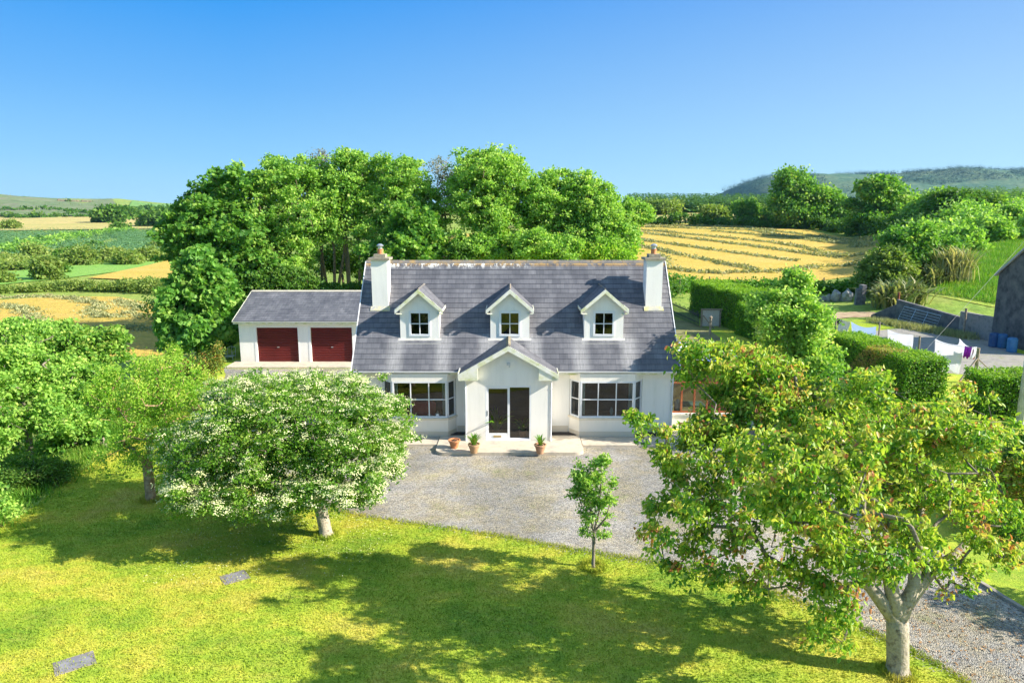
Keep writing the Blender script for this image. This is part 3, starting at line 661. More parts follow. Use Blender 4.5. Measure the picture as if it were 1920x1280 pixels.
# bay windows
def bay(xf0, xf1, xw0, xw1):
    yf = 25.95
    def trap(e, back=0): return [(xw0-e, WY-.004+back), (xf0-e*.4, yf-e), (xf1+e*.4, yf-e), (xw1+e, WY-.004+back)]
    b = MB(); b.prism(trap(0), .1, .80); w_ = b.build('bay_window', BAYW, HOUSE); b = MB(); b.prism(trap(.0), 2.36, 2.66); b.build('bay_head', BAYW, w_)
    b = MB(); b.prism(trap(.06), .801, .875); b.build('sill', mat('cream_sill', (.70,.62,.48), (.78,.70,.56), 3, .8), w_)
    b = MB(); b.prism(trap(.014), .11, .32); b.build('bay_plinth', PLINTH, w_)
    def ins(p, q, d=.04): return p
    i = .05
    P0, P1, P2, P3 = (xw0+.04, WY+.02), (xf0+i*.4, yf+i*.6), (xf1-i*.4, yf+i*.6), (xw1-.04, WY+.02)
    window(w_, P1, P2, .875, 2.358, 3, 2, .07, .04); window(w_, P0, P1, .875, 2.358, 1, 2, .06, .035); window(w_, P2, P3, .875, 2.358, 1, 2, .06, .035)
    for xa, xb in ((xf0-.02, xf0+.22), (xf1-.22, xf1+.02)):
        c = MB(); nf_ = 8
        for k in range(nf_):
            u = xa+(xb-xa)*k/nf_; u2 = xa+(xb-xa)*(k+1)/nf_; ya = yf+.16+(.03 if k%2 else 0); yb = yf+.16+(0 if k%2 else .03)
            c.add([(u,ya,.95),(u2,yb,.95),(u2,yb,2.33),(u,ya,2.33),(u,ya+.01,.95),(u2,yb+.01,.95),(u2,yb+.01,2.33),(u,ya+.01,2.33)], [(0,1,2,3),(7,6,5,4),(0,3,7,4),(1,5,6,2)])
        c.build('curtain', mat('pale_curtain', (.62,.74,.70), (.72,.8,.76), 4, .9), w_)
    return w_
bay(-4.72, -2.53, -5.15, -2.24); bay(2.66, 4.82, 2.30, 5.19)
# dormers
def dormer(cx):
    y0 = 26.94; hw = .78; zb = 3.84; ze = 5.12; za = 5.74
    b = MB(); w0, w1 = -.43, .43
    b.box(cx-hw, cx+w0, y0, y0+.12, zb, ze); b.box(cx+w1, cx+hw, y0, y0+.12, zb, ze); b.box(cx+w0, cx+w1, y0, y0+.12, zb, 4.0)
    b.prismy([(cx-hw,ze),(cx+hw,ze),(cx,za)], y0, y0+.12)
    for s in (-1, 1): 
        xa, xb = (cx-hw, cx-hw+.06) if s < 0 else (cx+hw-.06, cx+hw)
        b.prismx([(y0+.121,3.9),(28.02,5.11),(y0+.121,ze)], xa, xb)
    b.box(cx+w0, cx+w1, y0+.001, y0+.12, 4.965, ze)
    d = b.build('dormer', WALL, HOUSE)
    b = MB(); y1 = 26.74
    zr, zz, hx = 5.88, 5.07, .93
    for s in (-1, 1):
        b.add([(cx,y1,zr),(cx+s*hx,y1,zz),(cx+s*hx,28.1,zz),(cx,28.8,zr),(cx,y1,zr-.06),(cx+s*hx,y1,zz-.06),(cx+s*hx,28.1,zz-.06),(cx,28.8,zr-.06)],
              [(0,1,2,3),(7,6,5,4),(0,4,5,1),(1,5,6,2),(2,6,7,3),(3,7,4,0)])
    b.build('dormer_roof', SLATE2, d, uvf=lambda co: (co.y, abs(co.x-cx)*1.33))
    b = MB()
    for s in (-1, 1):
        b.add([(cx,y1-.03,zr-.0),(cx+s*(hx+.02),y1-.03,zz-.015),(cx+s*(hx+.02),y1-.03,zz-.17),(cx,y1-.03,zr-.17),(cx,y1-.002,zr-.0),(cx+s*(hx+.02),y1-.002,zz-.015),(cx+s*(hx+.02),y1-.002,zz-.17),(cx,y1-.002,zr-.17)],
              [(0,1,2,3),(7,6,5,4),(0,4,5,1),(1,5,6,2),(2,6,7,3),(3,7,4,0)])
        b.bar((cx+s*(hx+.012), y1, zz-.03), (cx+s*(hx+.012), 28.0, zz-.03), .025, .10)
        b.box(*(sorted((cx+s*.70, cx+s*(hx-.02)))), y1+.0, y0-.003, zz-.19, zz-.165)
    b.build('bargeboard', FASCIA, d)
    b = MB(); b.prismy([(cx-.05,zr+.005),(cx,zr+.045),(cx+.05,zr+.005),(cx,zr+.01)], y1-.01, 28.7); b.build('dormer_ridge', MATS['ridge_concrete'], d)
    b = MB(); b.box(cx-.42, cx+.42, y0+.15, y0+.17, 4.03, 4.98); b.build('dark_room_panel', DARK, d)  # dark panel behind the glass stands in for the unlit room
    window(d, (cx-.43, y0+.02), (cx+.43, y0+.02), 3.97, 4.985, 2, 2, .085, .03, depth=.09, glass=DGLASS)
    b = MB(); b.prismx([(y0-.16,3.60+.06),(y0+.01,3.87),(y0+.01,3.90),(y0-.16,3.70)], cx-hw-.08, cx+hw+.08); b.build('lead_apron', mat('weathered_lead', (.42,.42,.40), (.62,.60,.52), 5, .7), d)
for cx in (-3.69, -.085, 3.67): dormer(cx)
# chimneys
def chimney(cx):
    y0, y1 = 27.93, 28.62; b = MB(); b.box(cx-.33, cx+.33, y0, y1, 4.6, 6.93); c = b.build('chimney', WALL, HOUSE)
    b = MB(); b.box(cx-.43, cx+.43, y0-.09, y1+.09, 6.931, 7.03); b.box(cx-.24, cx+.24, y0+.1, y1-.1, 7.031, 7.17); b.build('chimney_cap', STONECAP, c, bevel=.012)
    b = MB(); b.lathe((cx, (y0+y1)/2, 7.171), [(.12,0),(.115,.16),(.13,.17),(.13,.20),(.09,.20)], 16); b.build('chimney_pot', TERRA, c, smooth=False)
    b = MB(); b.lathe((cx, (y0+y1)/2, 7.372), [(.085,0),(.085,.10),(.14,.11),(.15,.14),(.08,.20),(.01,.22)], 16); b.build('cowl', STEEL, c)
    b = MB(); b.prismx([(y0-.14,4.86),(y0-.002,5.02),(y0-.002,5.05),(y0-.14,4.90)], cx-.4, cx+.4); b.build('lead_apron', mat('lichen_lead', (.33,.33,.33), (.45,.44,.36), 5, .8, c3=(.6,.52,.18)), c)
chimney(-5.42); chimney(5.83)
# porch
pc = -.14; b = MB()
b.box(pc-1.6, -1.03, 25.35, 25.5, .1, 2.75); b.box(.73, pc+1.6, 25.35, 25.5, .1, 2.75); b.box(-1.03, .73, 25.35, 25.5, 2.34, 2.75)
b.prismy([(pc-1.6,2.75),(pc+1.6,2.75),(pc,3.72)], 25.35, 25.5)
b.box(pc-1.6, pc-1.45, 25.501, 26.5, .1, 2.75); b.box(pc+1.45, pc+1.6, 25.501, 26.5, .1, 2.75)
porch = b.build('porch', WALL, HOUSE)
b = MB(); y1 = 25.06; zr, zz, hx = 3.94, 2.86, 1.88
for s in (-1, 1):
    b.add([(pc,y1,zr),(pc+s*hx,y1,zz),(pc+s*hx,26.15,zz),(pc,27.1,zr),(pc,y1,zr-.07),(pc+s*hx,y1,zz-.07),(pc+s*hx,26.15,zz-.07),(pc,27.1,zr-.07)],
          [(0,1,2,3),(7,6,5,4),(0,4,5,1),(1,5,6,2),(2,6,7,3),(3,7,4,0)])
b.build('porch_roof', SLATE2, porch, uvf=lambda co: (co.y, abs(co.x-pc)*1.16))
b = MB()
for s in (-1, 1):
    b.add([(pc,y1-.03,zr-.0),(pc+s*(hx+.02),y1-.03,zz-.02),(pc+s*(hx+.02),y1-.03,zz-.20),(pc,y1-.03,zr-.2),(pc,y1-.003,zr-.0),(pc+s*(hx+.02),y1-.003,zz-.02),(pc+s*(hx+.02),y1-.003,zz-.20),(pc,y1-.003,zr-.2)],
          [(0,1,2,3),(7,6,5,4),(0,4,5,1),(1,5,6,2),(2,6,7,3),(3,7,4,0)])
    p = [(pc+s*(hx+.01),2.60),(pc+s*(hx+.01),2.77),(pc+s*1.15,3.17),(pc+s*1.15,2.60)]
    b.prismy(p if s < 0 else p[::-1], y1+.0, 25.348)
    b.bar((pc+s*(hx+.012), y1, zz-.03), (pc+s*(hx+.012), 26.0, zz-.03), .03, .11)
b.build('bargeboard', FASCIA, porch)
b = MB(); b.prismy([(pc-.09,zr-.02),(pc,zr+.05),(pc+.09,zr-.02),(pc,zr+.01)], y1-.01, 27.05); b.build('porch_ridge', mat('dark_ridge', (.12,.11,.1), (.3,.26,.16), 4, .9), porch)
# sliding door
b = MB(); X0, X1, Z0, Z1, yd = -1.03, .73, .13, 2.34, 25.40
b.box(X0, X1, yd-.05, yd+.07, Z0, Z0+.09); b.box(X0, X1, yd-.05, yd+.07, Z1-.07, Z1); b.box(X0, X0+.06, yd-.05, yd+.07, Z0+.09, Z1-.07); b.box(X1-.06, X1, yd-.05, yd+.07, Z0+.09, Z1-.07)
df = b.build('door_frame', UPVC, HOUSE, bevel=.004)
b = MB(); xm = -.13
b.box(X0+.061, X0+.13, yd-.02, yd+.03, Z0+.091, Z1-.071); b.box(xm-.045, xm+.045, yd-.02, yd+.035, Z0+.091, Z1-.071); b.box(X0+.131, xm-.046, yd-.02, yd+.03, Z0+.091, Z0+.30); b.box(X0+.131, xm-.046, yd-.02, yd+.03, Z1-.13, Z1-.071)
b.build('sliding_panel', UPVC, df, bevel=.004)
b = MB(); b.add([(X0+.1,yd+.01,.4),(xm-.02,yd+.01,.4),(xm-.02,yd+.01,2.25),(X0+.1,yd+.01,2.25)], [(0,1,2,3)]); b.add([(xm+.02,yd+.045,.2),(X1-.05,yd+.045,.2),(X1-.05,yd+.045,2.29),(xm+.02,yd+.045,2.29)], [(0,1,2,3)])
b.build('door_pane', GLASS, df)
b = MB(); b.box(-.72,-.42,yd-.035,yd-.021,.27,.34); b.build('letterbox', mat('brass', (.42,.30,.12), (.5,.38,.18), 5, .35, metal=.8), df)
b = MB(); b.box(X0+.075,X0+.1,yd-.06,yd-.021,1.15,1.35); b.build('door_handle', STEEL, df)
b = MB(); b.lathe((-.14,25.345,3.2), [(.05,-.03),(.06,0),(.05,.03)], 10); b.tube([(-.14,25.34,3.2),(-.14,25.24,3.22)], .012); b.box(-.2,-.06,25.16,25.24,3.17,3.26); b.box(-.12,-.07,25.2,25.26,3.08,3.15); b.build('porch_lamp', mat('lamp_plastic', (.6,.6,.58), None), porch, bevel=.006)
b = MB(); b.box(2.15,2.5,26.0-.02,26.25,.10,.118); tag(b.build('drain_cover', mat('rusty_drain', (.2,.13,.09), (.3,.2,.14), 12, .8)), 'small rusty drain cover set in the patio right of the porch', 'drain cover')
# conservatory on the right gable
REDW = mat('red_brown_wood', (.30,.09,.04), (.40,.14,.06), 5, .55)
b = MB(); b.box(6.44,10.3,27.3,27.45,.0,.60); b.box(10.15,10.3,27.451,31,.0,.60); cons = b.build('conservatory', WALL, HOUSE)
b = MB(); b.box(6.44,10.34,27.24,27.48,.601,.67); b.build('sill', mat('white_sill', (.75,.74,.7), (.65,.63,.58), 4, .7), cons)
b = MB()
for k in range(8): x = 6.5 + (10.2-6.5)*k/7; b.bar((x,27.38,.67), (x,27.38,2.52), .07, .08, up=(0,1,0))
for k in range(1,7): y = 27.38 + 3.5*k/6; b.bar((10.2,y,.67), (10.2,y,2.52), .07, .08, up=(0,1,0))
for z in (.70, 1.95, 2.5): b.bar((6.5,27.38,z), (10.24,27.38,z), .075, .07); b.bar((10.2,27.38,z), (10.2,31,z), .075, .07)
b.build('timber_frame', REDW, cons)
b = MB(); b.add([(6.5,27.39,.7),(10.2,27.39,.7),(10.2,27.39,2.5),(6.5,27.39,2.5)], [(0,1,2,3)]); b.add([(10.21,27.39,.7),(10.21,31,.7),(10.21,31,2.5),(10.21,27.39,2.5)], [(0,1,2,3)]); b.build('pane', GLASS, cons)
PB, PW = mat('blue_polycarbonate', (.10,.16,.42), None, rough=.3), mat('white_polycarbonate', (.75,.78,.85), None, rough=.3)
b = MB(); c2 = MB()
for k in range(24):
    x_a, x_b = 6.44+3.95*k/24, 6.44+3.95*(k+1)/24; za_, zb_ = 3.15-.6*k/24, 3.15-.6*(k+1)/24
    (b if k%2 else c2).prismy([(x_a,za_),(x_b,zb_),(x_b,zb_-.03),(x_a,za_-.03)], 27.15, 31.1)
b.build('roof_panel', PB, cons); c2.build('roof_panel', PW, cons)
b = MB(); b.box(6.45,10.1,30.9,31.0,0,2.55); b.box(6.45,10.1,27.46,30.9,.0,.05); b.build('back_wall', mat('ochre_interior', (.42,.33,.14), (.5,.4,.18), 2, .8), cons)

# ---------------------------------------------------------------- garage
gx0, gx1, gy, gyb = -16.2, -8.4, 39.91, 46.0
GAR = empty('garage', ((gx0+gx1)/2, gy, 0), 'white double garage with slate roof and two dark red roller doors', 'garage')
doors = ((-15.17,-12.72),(-11.96,-9.5)); zt = 2.17
b = MB(); b.box(gx0, doors[0][0], gy, gy+.2, 0, 2.5); b.box(doors[0][1], doors[1][0], gy, gy+.2, 0, 2.5); b.box(doors[1][1], gx1, gy, gy+.2, 0, 2.5)
for a, c_ in doors: b.box(a, c_, gy, gy+.2, zt, 2.5)
b.box(gx1-.2, gx1, gy+.201, gyb, 0, 2.5); b.prismx([(gy+.201,0),(gyb,0),(gyb,2.5),(42.95,3.9),(gy+.201,2.72)], gx0, gx0+.2); b.box(gx0+.21, gx1-.21, gyb-.2, gyb, 0, 2.5)
b.build('wall', WALL, GAR)
DOORM = mat('oxblood_roller_door', (.125,.016,.015), (.16,.022,.019), 1.5, .4, spec=.45)
for a, c_ in doors:
    pr = []; k = 20
    for i in range(k):
        z = .09+(zt-.09)*i/k; dz = (zt-.09)/k; pr += [(gy+.125, z), (gy+.085, z+dz*.3), (gy+.085, z+dz*.7), (gy+.125, z+dz*.98)]
    pr += [(gy+.16, zt), (gy+.16, .09)]
    b = MB(); b.prismx(pr, a+.01, c_-.01); d = b.build('garage_door', DOORM, GAR)
    b = MB(); b.box((a+c_)/2-.06,(a+c_)/2+.06,gy+.05,gy+.084,.95,1.0); b.build('handle', STEEL, d)
b = MB()
for a, c_ in doors: b.box(a-.14, a-.001, gy-.012, gy-.001, .09, zt+.12); b.box(c_+.001, c_+.06, gy-.012, gy-.001, .09, zt+.12); b.box(a, c_, gy-.012, gy-.001, zt, zt+.12)
b.build('door_surround', mat('clean_white_paint', (.82,.81,.79), None), GAR)
fr_ = slope_profile(39.6, 2.62, 42.95, 4.02, 14, .012); bk = slope_profile(46.3, 2.62, 42.95, 4.02, 14, .012)[::-1]
pp = fr_ + bk + [(46.3,2.54),(42.95,3.92),(39.6,2.54)]; n = len(pp); nf = len(fr_); nb = len(bk)
mb = MB(); ga, gb = gx0-.2, gx1+.2
mb.v = [(ga,y,z) for y,z in pp] + [(gb,y,z) for y,z in pp]; mb.f = [(i,(i+1)%n,(i+1)%n+n,i+n) for i in range(n)] + endcap(0) + endcap(n)
mb.build('roof', SLATE2, GAR, uvf=lambda co: (co.x, (co.y-39.6)*1.084 if co.y <= 42.95 else (46.3-co.y)*1.084))
b = MB(); b.prismx([(42.8,3.98),(42.95,4.06),(43.1,3.98)], ga, gb); b.build('ridge_tiles', mat('pale_ridge', (.40,.38,.32), (.5,.46,.36), 4, .9), GAR)
b = MB(); b.box(ga, gb, 39.62, 39.65, 2.42, 2.60); b.box(ga, gb, 39.66, 39.9, 2.42, 2.44)
b.bar((ga-.02,39.6,2.57),(ga-.02,42.95,3.97),.03,.12); b.build('fascia', FASCIA, GAR)
b = MB(); b.prismx([(39.56+.07*math.cos(R(t)), 2.60+.07*math.sin(R(t))) for t in range(180, 361, 20)] + [(39.56+.05*math.cos(R(t)), 2.60+.05*math.sin(R(t))) for t in range(360, 179, -20)], ga-.02, gb); b.build('gutter', GUTTER, GAR)
# garden chair beside the garage
gc = empty('garden_chair', (-17.3, 41.0, h(-17.3,41.0)), 'pale metal garden chair in the shade beside the garage corner', 'chair')
zz0 = h(-17.3,41.0); PCH = mat('pale_painted_metal', (.55,.54,.48), (.45,.44,.38), 6, .5)
b = MB(); b.prism([(-17.55,40.8),(-17.05,40.8),(-17.05,41.25),(-17.55,41.25)], zz0+.42, zz0+.45); b.build('seat', PCH, gc)
b = MB(); b.tube([(-17.55,41.25,zz0+.45),(-17.55,41.32,zz0+.9),(-17.3,41.33,zz0+.98),(-17.05,41.32,zz0+.9),(-17.05,41.25,zz0+.45)], .018, 6); b.tube([(-17.3,41.26,zz0+.45),(-17.3,41.33,zz0+.97)], .012, 6); b.build('backrest', PCH, gc)
for x in (-17.53,-17.07):
    for y in (40.82,41.23): b = MB(); b.tube([(x,y,zz0+.42),(x-.03*(1 if x<-17.3 else -1),y-.03,zz0)], .016, 6); b.build('leg', PCH, gc)
    b = MB(); b.tube([(x,40.84,zz0+.45),(x,40.84,zz0+.66),(x,41.28,zz0+.68)], .015, 6); b.build('armrest', PCH, gc)

# ---------------------------------------------------------------- pots on the patio, things indoors
def spiky(root, c, r, hgt, n, seed, lm=LM_TALL, name='plant'):
    rng = np.random.default_rng(seed); a = rng.random(n)*2*math.pi; lean = rng.random(n)*1.0
    pos = np.stack([c[0]+np.cos(a)*r*.3*rng.random(n), c[1]+np.sin(a)*r*.3*rng.random(n), np.full(n, c[2])], 1)
    ax = np.stack([np.cos(a)*lean, np.sin(a)*lean, np.full(n, 1.0)], 1); nr = np.stack([-np.cos(a), -np.sin(a), lean+.3], 1)
    return leaves(name, pos, hgt*(.6+.5*rng.random(n)), ax, nr, .5+.25*rng.normal(size=n), STRAP, lm, root)
def pot(pxy, label, hgt, rad, m, plant, seed):
    x, y = G(*pxy, .13); root = empty('flower_pot', (x, y, .13), label, 'flower pot', 'flower pots on the patio')
    b = MB(); b.lathe((x,y,.13), [(rad*.62,0),(rad*.95,hgt*.8),(rad*1.08,hgt*.82),(rad*1.08,hgt),(rad*.92,hgt),(rad*.88,hgt*.9)], 24); b.build('pot', m, root)
    b = MB(); b.lathe((x,y,.13+hgt*.86), [(rad*.89,0),(rad*.5,.015)], 16); b.build('soil', SOIL, root)
    if plant: spiky(root, (x,y,.13+hgt*.9), rad*1.1, plant, 70, seed)
    else:
        t = MB(); rr = random.Random(4)
        for k in range(9): a = rr.random()*6.28; t.tube([(x,y,.13+hgt*.9),(x+math.cos(a)*.09,y+math.sin(a)*.09,.13+hgt*.9+.08+rr.random()*.1)], .004, 5)
        t.build('plant', mat('dry_stems', (.25,.12,.08), (.3,.2,.1), 8), root)
pot((852,839), 'small orange terracotta pot with bare stems, left of the porch', .32, .21, TERRA, 0, 1)
pot((889,848), 'brown terracotta pot with spiky green leaves, left of the glass door', .34, .21, TERRAD, .42, 2)
pot((1013,849), 'reddish terracotta pot with drooping green leaves, right of the glass door', .34, .21, mat('reddish_terracotta', (.40,.2,.11), (.55,.33,.2), 7, .8), .38, 3)
def indoor_pot(x, y, z, label, hgt, seed):
    root = empty('house_plant', (x, y, z), label, 'plant'); b = MB(); b.lathe((x,y,z), [(.10,0),(.15,.24),(.16,.24),(.16,.27),(.12,.27)], 18); b.build('pot', TERRA, root)
    spiky(root, (x,y,z+.22), .16, hgt, 45, seed)
indoor_pot(-.62, 25.75, .16, 'tall leafy plant standing behind the left door pane', .95, 5)
indoor_pot(.42, 25.72, .16, 'bushy plant in an orange pot behind the right door pane', .6, 6)
def vase(x, y, z, label, cat, prof_, m, name='vase'):
    b = MB(); b.lathe((x,y,z), prof_, 20); return tag(b.build(name, m, None, loc=(x,y,z), smooth=True), label, cat)
CER = mat('white_ceramic', (.78,.78,.76), None, rough=.25, spec=.5)
vase(-2.95, 26.08, .875, 'white teapot shaped jar on the left bay windowsill', 'jar', [(.05,0),(.10,.06),(.11,.13),(.06,.19),(.03,.21),(.035,.24),(.01,.25)], CER, 'jar')
vase(-3.28, 26.06, .875, 'small white cup on the left bay windowsill beside the jar', 'cup', [(.045,0),(.06,.04),(.07,.12),(.06,.12),(.05,.03)], CER, 'cup')
vase(3.95, 26.15, .875, 'pale blue figurine vase on the right bay windowsill', 'vase', [(.06,0),(.07,.03),(.05,.12),(.08,.22),(.05,.31),(.03,.34),(.035,.38),(.02,.38)], mat('pale_blue_glaze', (.35,.55,.65), None, rough=.25))
ac = empty('armchair', (-3.6, 26.35, .16), 'red armchair standing inside behind the left bay window', 'armchair')
RED = mat('red_upholstery', (.62,.05,.05), (.72,.08,.07), 4, .8)
b = MB(); b.box(-3.95,-3.05,26.32,26.48,.16,1.42); b.build('backrest', RED, ac, bevel=.04); b = MB(); b.box(-3.9,-3.1,26.49,27.05,.16,.62); b.build('seat', RED, ac, bevel=.04)
for x in (-4.02,-3.1): b = MB(); b.box(x,x+.12,26.49,27.05,.16,.8); b.build('armrest', RED, ac, bevel=.03)
ct = empty('conservatory_table', (7.6, 28.2, .05), 'green topped table inside the conservatory', 'table')
b = MB(); b.box(7.0,8.2,27.8,28.6,.78,.82); b.build('tabletop', mat('green_cloth', (.2,.34,.26), (.25,.4,.3), 3), ct)
for x in (7.06,8.14):
    for y in (27.86,28.54): b = MB(); b.box(x-.03,x+.03,y-.03,y+.03,.05,.779); b.build('leg', REDW, ct)
rc = empty('conservatory_chair', (8.4,27.8,.05), 'red cushioned chair inside the conservatory', 'chair')
b = MB(); b.box(8.3,8.8,27.6,28.0,.45,.53); b.build('seat', RED, rc, bevel=.02); b = MB(); b.box(8.3,8.8,28.01,28.07,.5,1.05); b.build('backrest', REDW, rc, bevel=.01)
for x in (8.33,8.77):
    for y in (27.63,27.97): b = MB(); b.box(x-.02,x+.02,y-.02,y+.02,.05,.449); b.build('leg', REDW, rc)
vase(6.95, 27.7, .05, 'white standing ornament in the left corner of the conservatory', 'ornament', [(.12,0),(.1,.5),(.06,.6),(.09,.75),(.13,.95),(.06,1.1),(.02,1.12)], CER, 'ornament')

# manhole covers in the lawn
MH = mat('lichen_concrete_slab', (.16,.145,.15), (.30,.27,.25), 9, .9, .5, 40)
for q, lab, w1_, w2_ in (((440,1082), 'concrete manhole slab in the lawn below the blossoming tree', .62, .5), ((140,1243), 'larger concrete manhole slab in the bottom left of the lawn', .72, .5)):
    x, y = G(*q); root = empty('manhole_cover', (x, y, 0), lab, 'manhole cover', 'manhole covers in the lawn'); an = R(38)
    def rp(u, v): return (x+u*math.cos(an)-v*math.sin(an), y+u*math.sin(an)*.9+v*math.cos(an))
    b = MB(); b.prism([rp(-w1_/2,-w2_/2), rp(w1_/2,-w2_/2), rp(w1_/2,w2_/2), rp(-w1_/2,w2_/2)], 0, .014); b.build('surround', MH, root)
    b = MB(); b.prism([rp(-w1_*.38,-w2_*.38), rp(w1_*.38,-w2_*.38), rp(w1_*.38,w2_*.38), rp(-w1_*.38,w2_*.38)], .0145, .019); b.build('lid', mat('metal_lid', (.17,.165,.19), (.26,.25,.27), 5, .6), root)

# ---------------------------------------------------------------- barn, walls, gate, fences, washing
CEM = mat('dark_cement_render', (.05,.05,.056), (.11,.11,.118), 1.9, .95, 1.0, 9, c3=(.17,.165,.16), detail=12)
BARN = empty('barn', (33.5, 42, 0), 'dark cement rendered barn gable at the right edge', 'barn')
b = MB(); b.prismx([(42.0,-.2),(47.0,-.2),(47.0,4.75),(44.5,6.75),(42.0,4.75)], 33.5, 33.8); b.box(33.801, 45, 42.0, 42.25, -.2, 4.75); b.box(33.801, 45, 46.75, 47.0, -.2, 4.75); b.box(44.7,45,42.26,46.74,-.2,4.75)
b.build('wall', CEM, BARN)
b = MB(); npf = 40; ys1 = [41.8+2.7*k/npf for k in range(npf+1)]
top = [(y, 4.62+(y-41.8)*.8+.02*(k%2)) for k, y in enumerate(ys1)]; 
b.prismx([(41.75,4.58),(44.5,6.80),(47.25,4.58),(47.25,4.66),(44.5,6.88),(41.75,4.66)], 33.38, 45.3); b.build('roof', mat('pale_corrugated_sheet', (.55,.52,.48), (.68,.65,.6), 1.5, .6), BARN)
b = MB(); b.bar((33.36,41.78,4.62),(33.36,44.5,6.82),.05,.14); b.bar((33.36,47.22,4.62),(33.36,44.5,6.82),.05,.14); b.build('barge', mat('grey_barge', (.35,.35,.36), None), BARN)
# garden walls
BLOCK = mat('rough_block_wall', (.16,.15,.16), (.30,.28,.27), 2.2, .95, .7, 14, c3=(.2,.2,.2), detail=8)
b = MB(); b.add([(32.2,56.8,0),(33.3,50.2,0),(33.55,50.3,0),(32.45,56.9,0),(32.2,56.8,1.75),(33.3,50.2,1.25),(33.55,50.3,1.25),(32.45,56.9,1.75)], [(0,3,2,1),(4,5,6,7),(0,1,5,4),(1,2,6,5),(2,3,7,6),(3,0,4,7)])
b.add([(30.6,57.6,0),(32.2,56.82,0),(32.4,57.1,0),(30.8,57.9,0),(30.6,57.6,.3),(32.2,56.82,1.3),(32.4,57.1,1.3),(30.8,57.9,.3)], [(0,3,2,1),(4,5,6,7),(0,1,5,4),(1,2,6,5),(2,3,7,6),(3,0,4,7)])
tag(b.build('garden_wall', mat('dark_yard_wall', (.10,.10,.115), (.19,.18,.19), 2.5, .95, .7, 14), None, loc=(32.2,57,0)), 'dark rendered yard wall carrying the leaning metal gate', 'wall')
b = MB(); b.add([(33.22,50.1,0),(33.55,47.05,0),(33.8,47.05,0),(33.5,50.15,0),(33.22,50.1,1.7),(33.55,47.05,1.7),(33.8,47.05,1.7),(33.5,50.15,1.7)], [(0,3,2,1),(4,5,6,7),(0,1,5,4),(1,2,6,5),(2,3,7,6),(3,0,4,7)])
tag(b.build('block_wall', BLOCK, None, loc=(33.3,50,0)), 'rough grey block wall joining the barn corner', 'wall')
def rock(name, c, s, seed, label, group=None, m=None):
    bm = bmesh.new(); bmesh.ops.create_icosphere(bm, subdivisions=3, radius=1); rr = np.random.default_rng(seed); o3 = rr.random(3)*9
    from mathutils import noise as mn
    for v in bm.verts:
        d = 1 + .35*mn.noise(v.co*1.3+Vector(o3)) + .12*mn.noise(v.co*3+Vector(o3)); v.co = Vector((v.co.x*s[0]*d, v.co.y*s[1]*d, max(v.co.z, -.6)*s[2]*d))
    me = bpy.data.meshes.new(name); bm.to_mesh(me); bm.free(); o = link(name, me, m or mat('grey_boulder', (.22,.21,.19), (.42,.40,.36), 3, .95, .6, 12)); o.location = c; ORG[o.name] = Vector(c)
    return tag(o, label, 'boulder', group)
q = GT(1553,573); 
for k, (px_, sx, lab) in enumerate(((1543,.35,'leftmost dark boulder in the row by the field bank'),(1552,.45,'small boulder second from left by the field bank'),(1566,.75,'tall pale boulder in the row by the field bank'),(1588,.78,'large boulder nearest the block pillar by the field bank'),(1577,.26,'little stone wedged between the two large boulders'))):
    g0 = GT(px_, 565); rock('boulder', (g0[0], g0[1], g0[2]+sx*.55), (sx*.62, sx*.7, sx), 20+k, lab, 'boulders by the field bank')
a = GT(1601,572); c_ = GT(1627,574)
b = MB(); b.box(a[0], c_[0]-.3, a[1]-.4, a[1], a[2]-.1, a[2]+1.6); b.box(c_[0]-.29, c_[0]+.1, a[1]-.6, a[1]+.1, a[2]-.1, a[2]+1.95)
tag(b.build('block_pillar', mat('grey_blockwork', (.12,.12,.13), (.26,.25,.25), 3, .95, .5, 16), None, loc=(a[0],a[1],a[2])), 'grey concrete block wall stub beside the boulders', 'wall')
def post(px_, pyt, hgt, m, label, r=.06, name='fence_post', group=None, zt_=None, base=None, cat='post'):
    if base: x, y, z = GT(px_, base); top = z+hgt
    else: x, y = G(px_, pyt, zt_); z = h(x, y); top = zt_
    b = MB(); b.tube([(x,y,z-.1),(x+.01,y,(z+top)/2),(x,y,top)], [r*1.05,r,r*.95], 8)
    o = b.build(name, m, None, loc=(x,y,z)); tag(o, label, cat, group); return (x, y, z, top)
# metal field gate leaning on the wall
gt = empty('metal_gate', (31.9,54,0), 'galvanised seven bar field gate leaning on the yard wall', 'gate')
Ug = Vector((1.0,-5.6,-.30)).normalized(); A0 = Vector((31.55,55.3,.12)); Vg = Vector((.62,.18,1.35)).normalized(); GL, GH = 3.9, 1.35
b = MB(); GM = mat('blue_grey_galvanised', (.34,.40,.46), (.44,.5,.55), 5, .4, metal=.4)
c0 = A0; 
b.tube([c0, c0+Ug*GL, c0+Ug*GL+Vg*GH, c0+Vg*GH, c0], .028, 8); b.build('gate_frame', GM, gt)
b = MB()
for k in range(1, 6): t = GH*(k/6)**1.0; b.tube([c0+Vg*t, c0+Ug*GL+Vg*t], .018, 6)
b.build('rail', GM, gt)
for t in (.33, .66): b = MB(); b.tube([c0+Ug*GL*t, c0+Ug*GL*t+Vg*GH], .022, 6); b.build('brace', GM, gt)
post(1686, 548, 0, mat('rusty_iron', (.20,.05,.03), (.3,.1,.05), 6, .8), 'rusty red iron post at the far end of the yard wall', .09, 'iron_post', zt_=2.32, cat='post')
post(1812, 578, 0, POSTW, 'short wooden post on the yard wall near the barn', .08, 'wooden_post', zt_=2.1, cat='post')
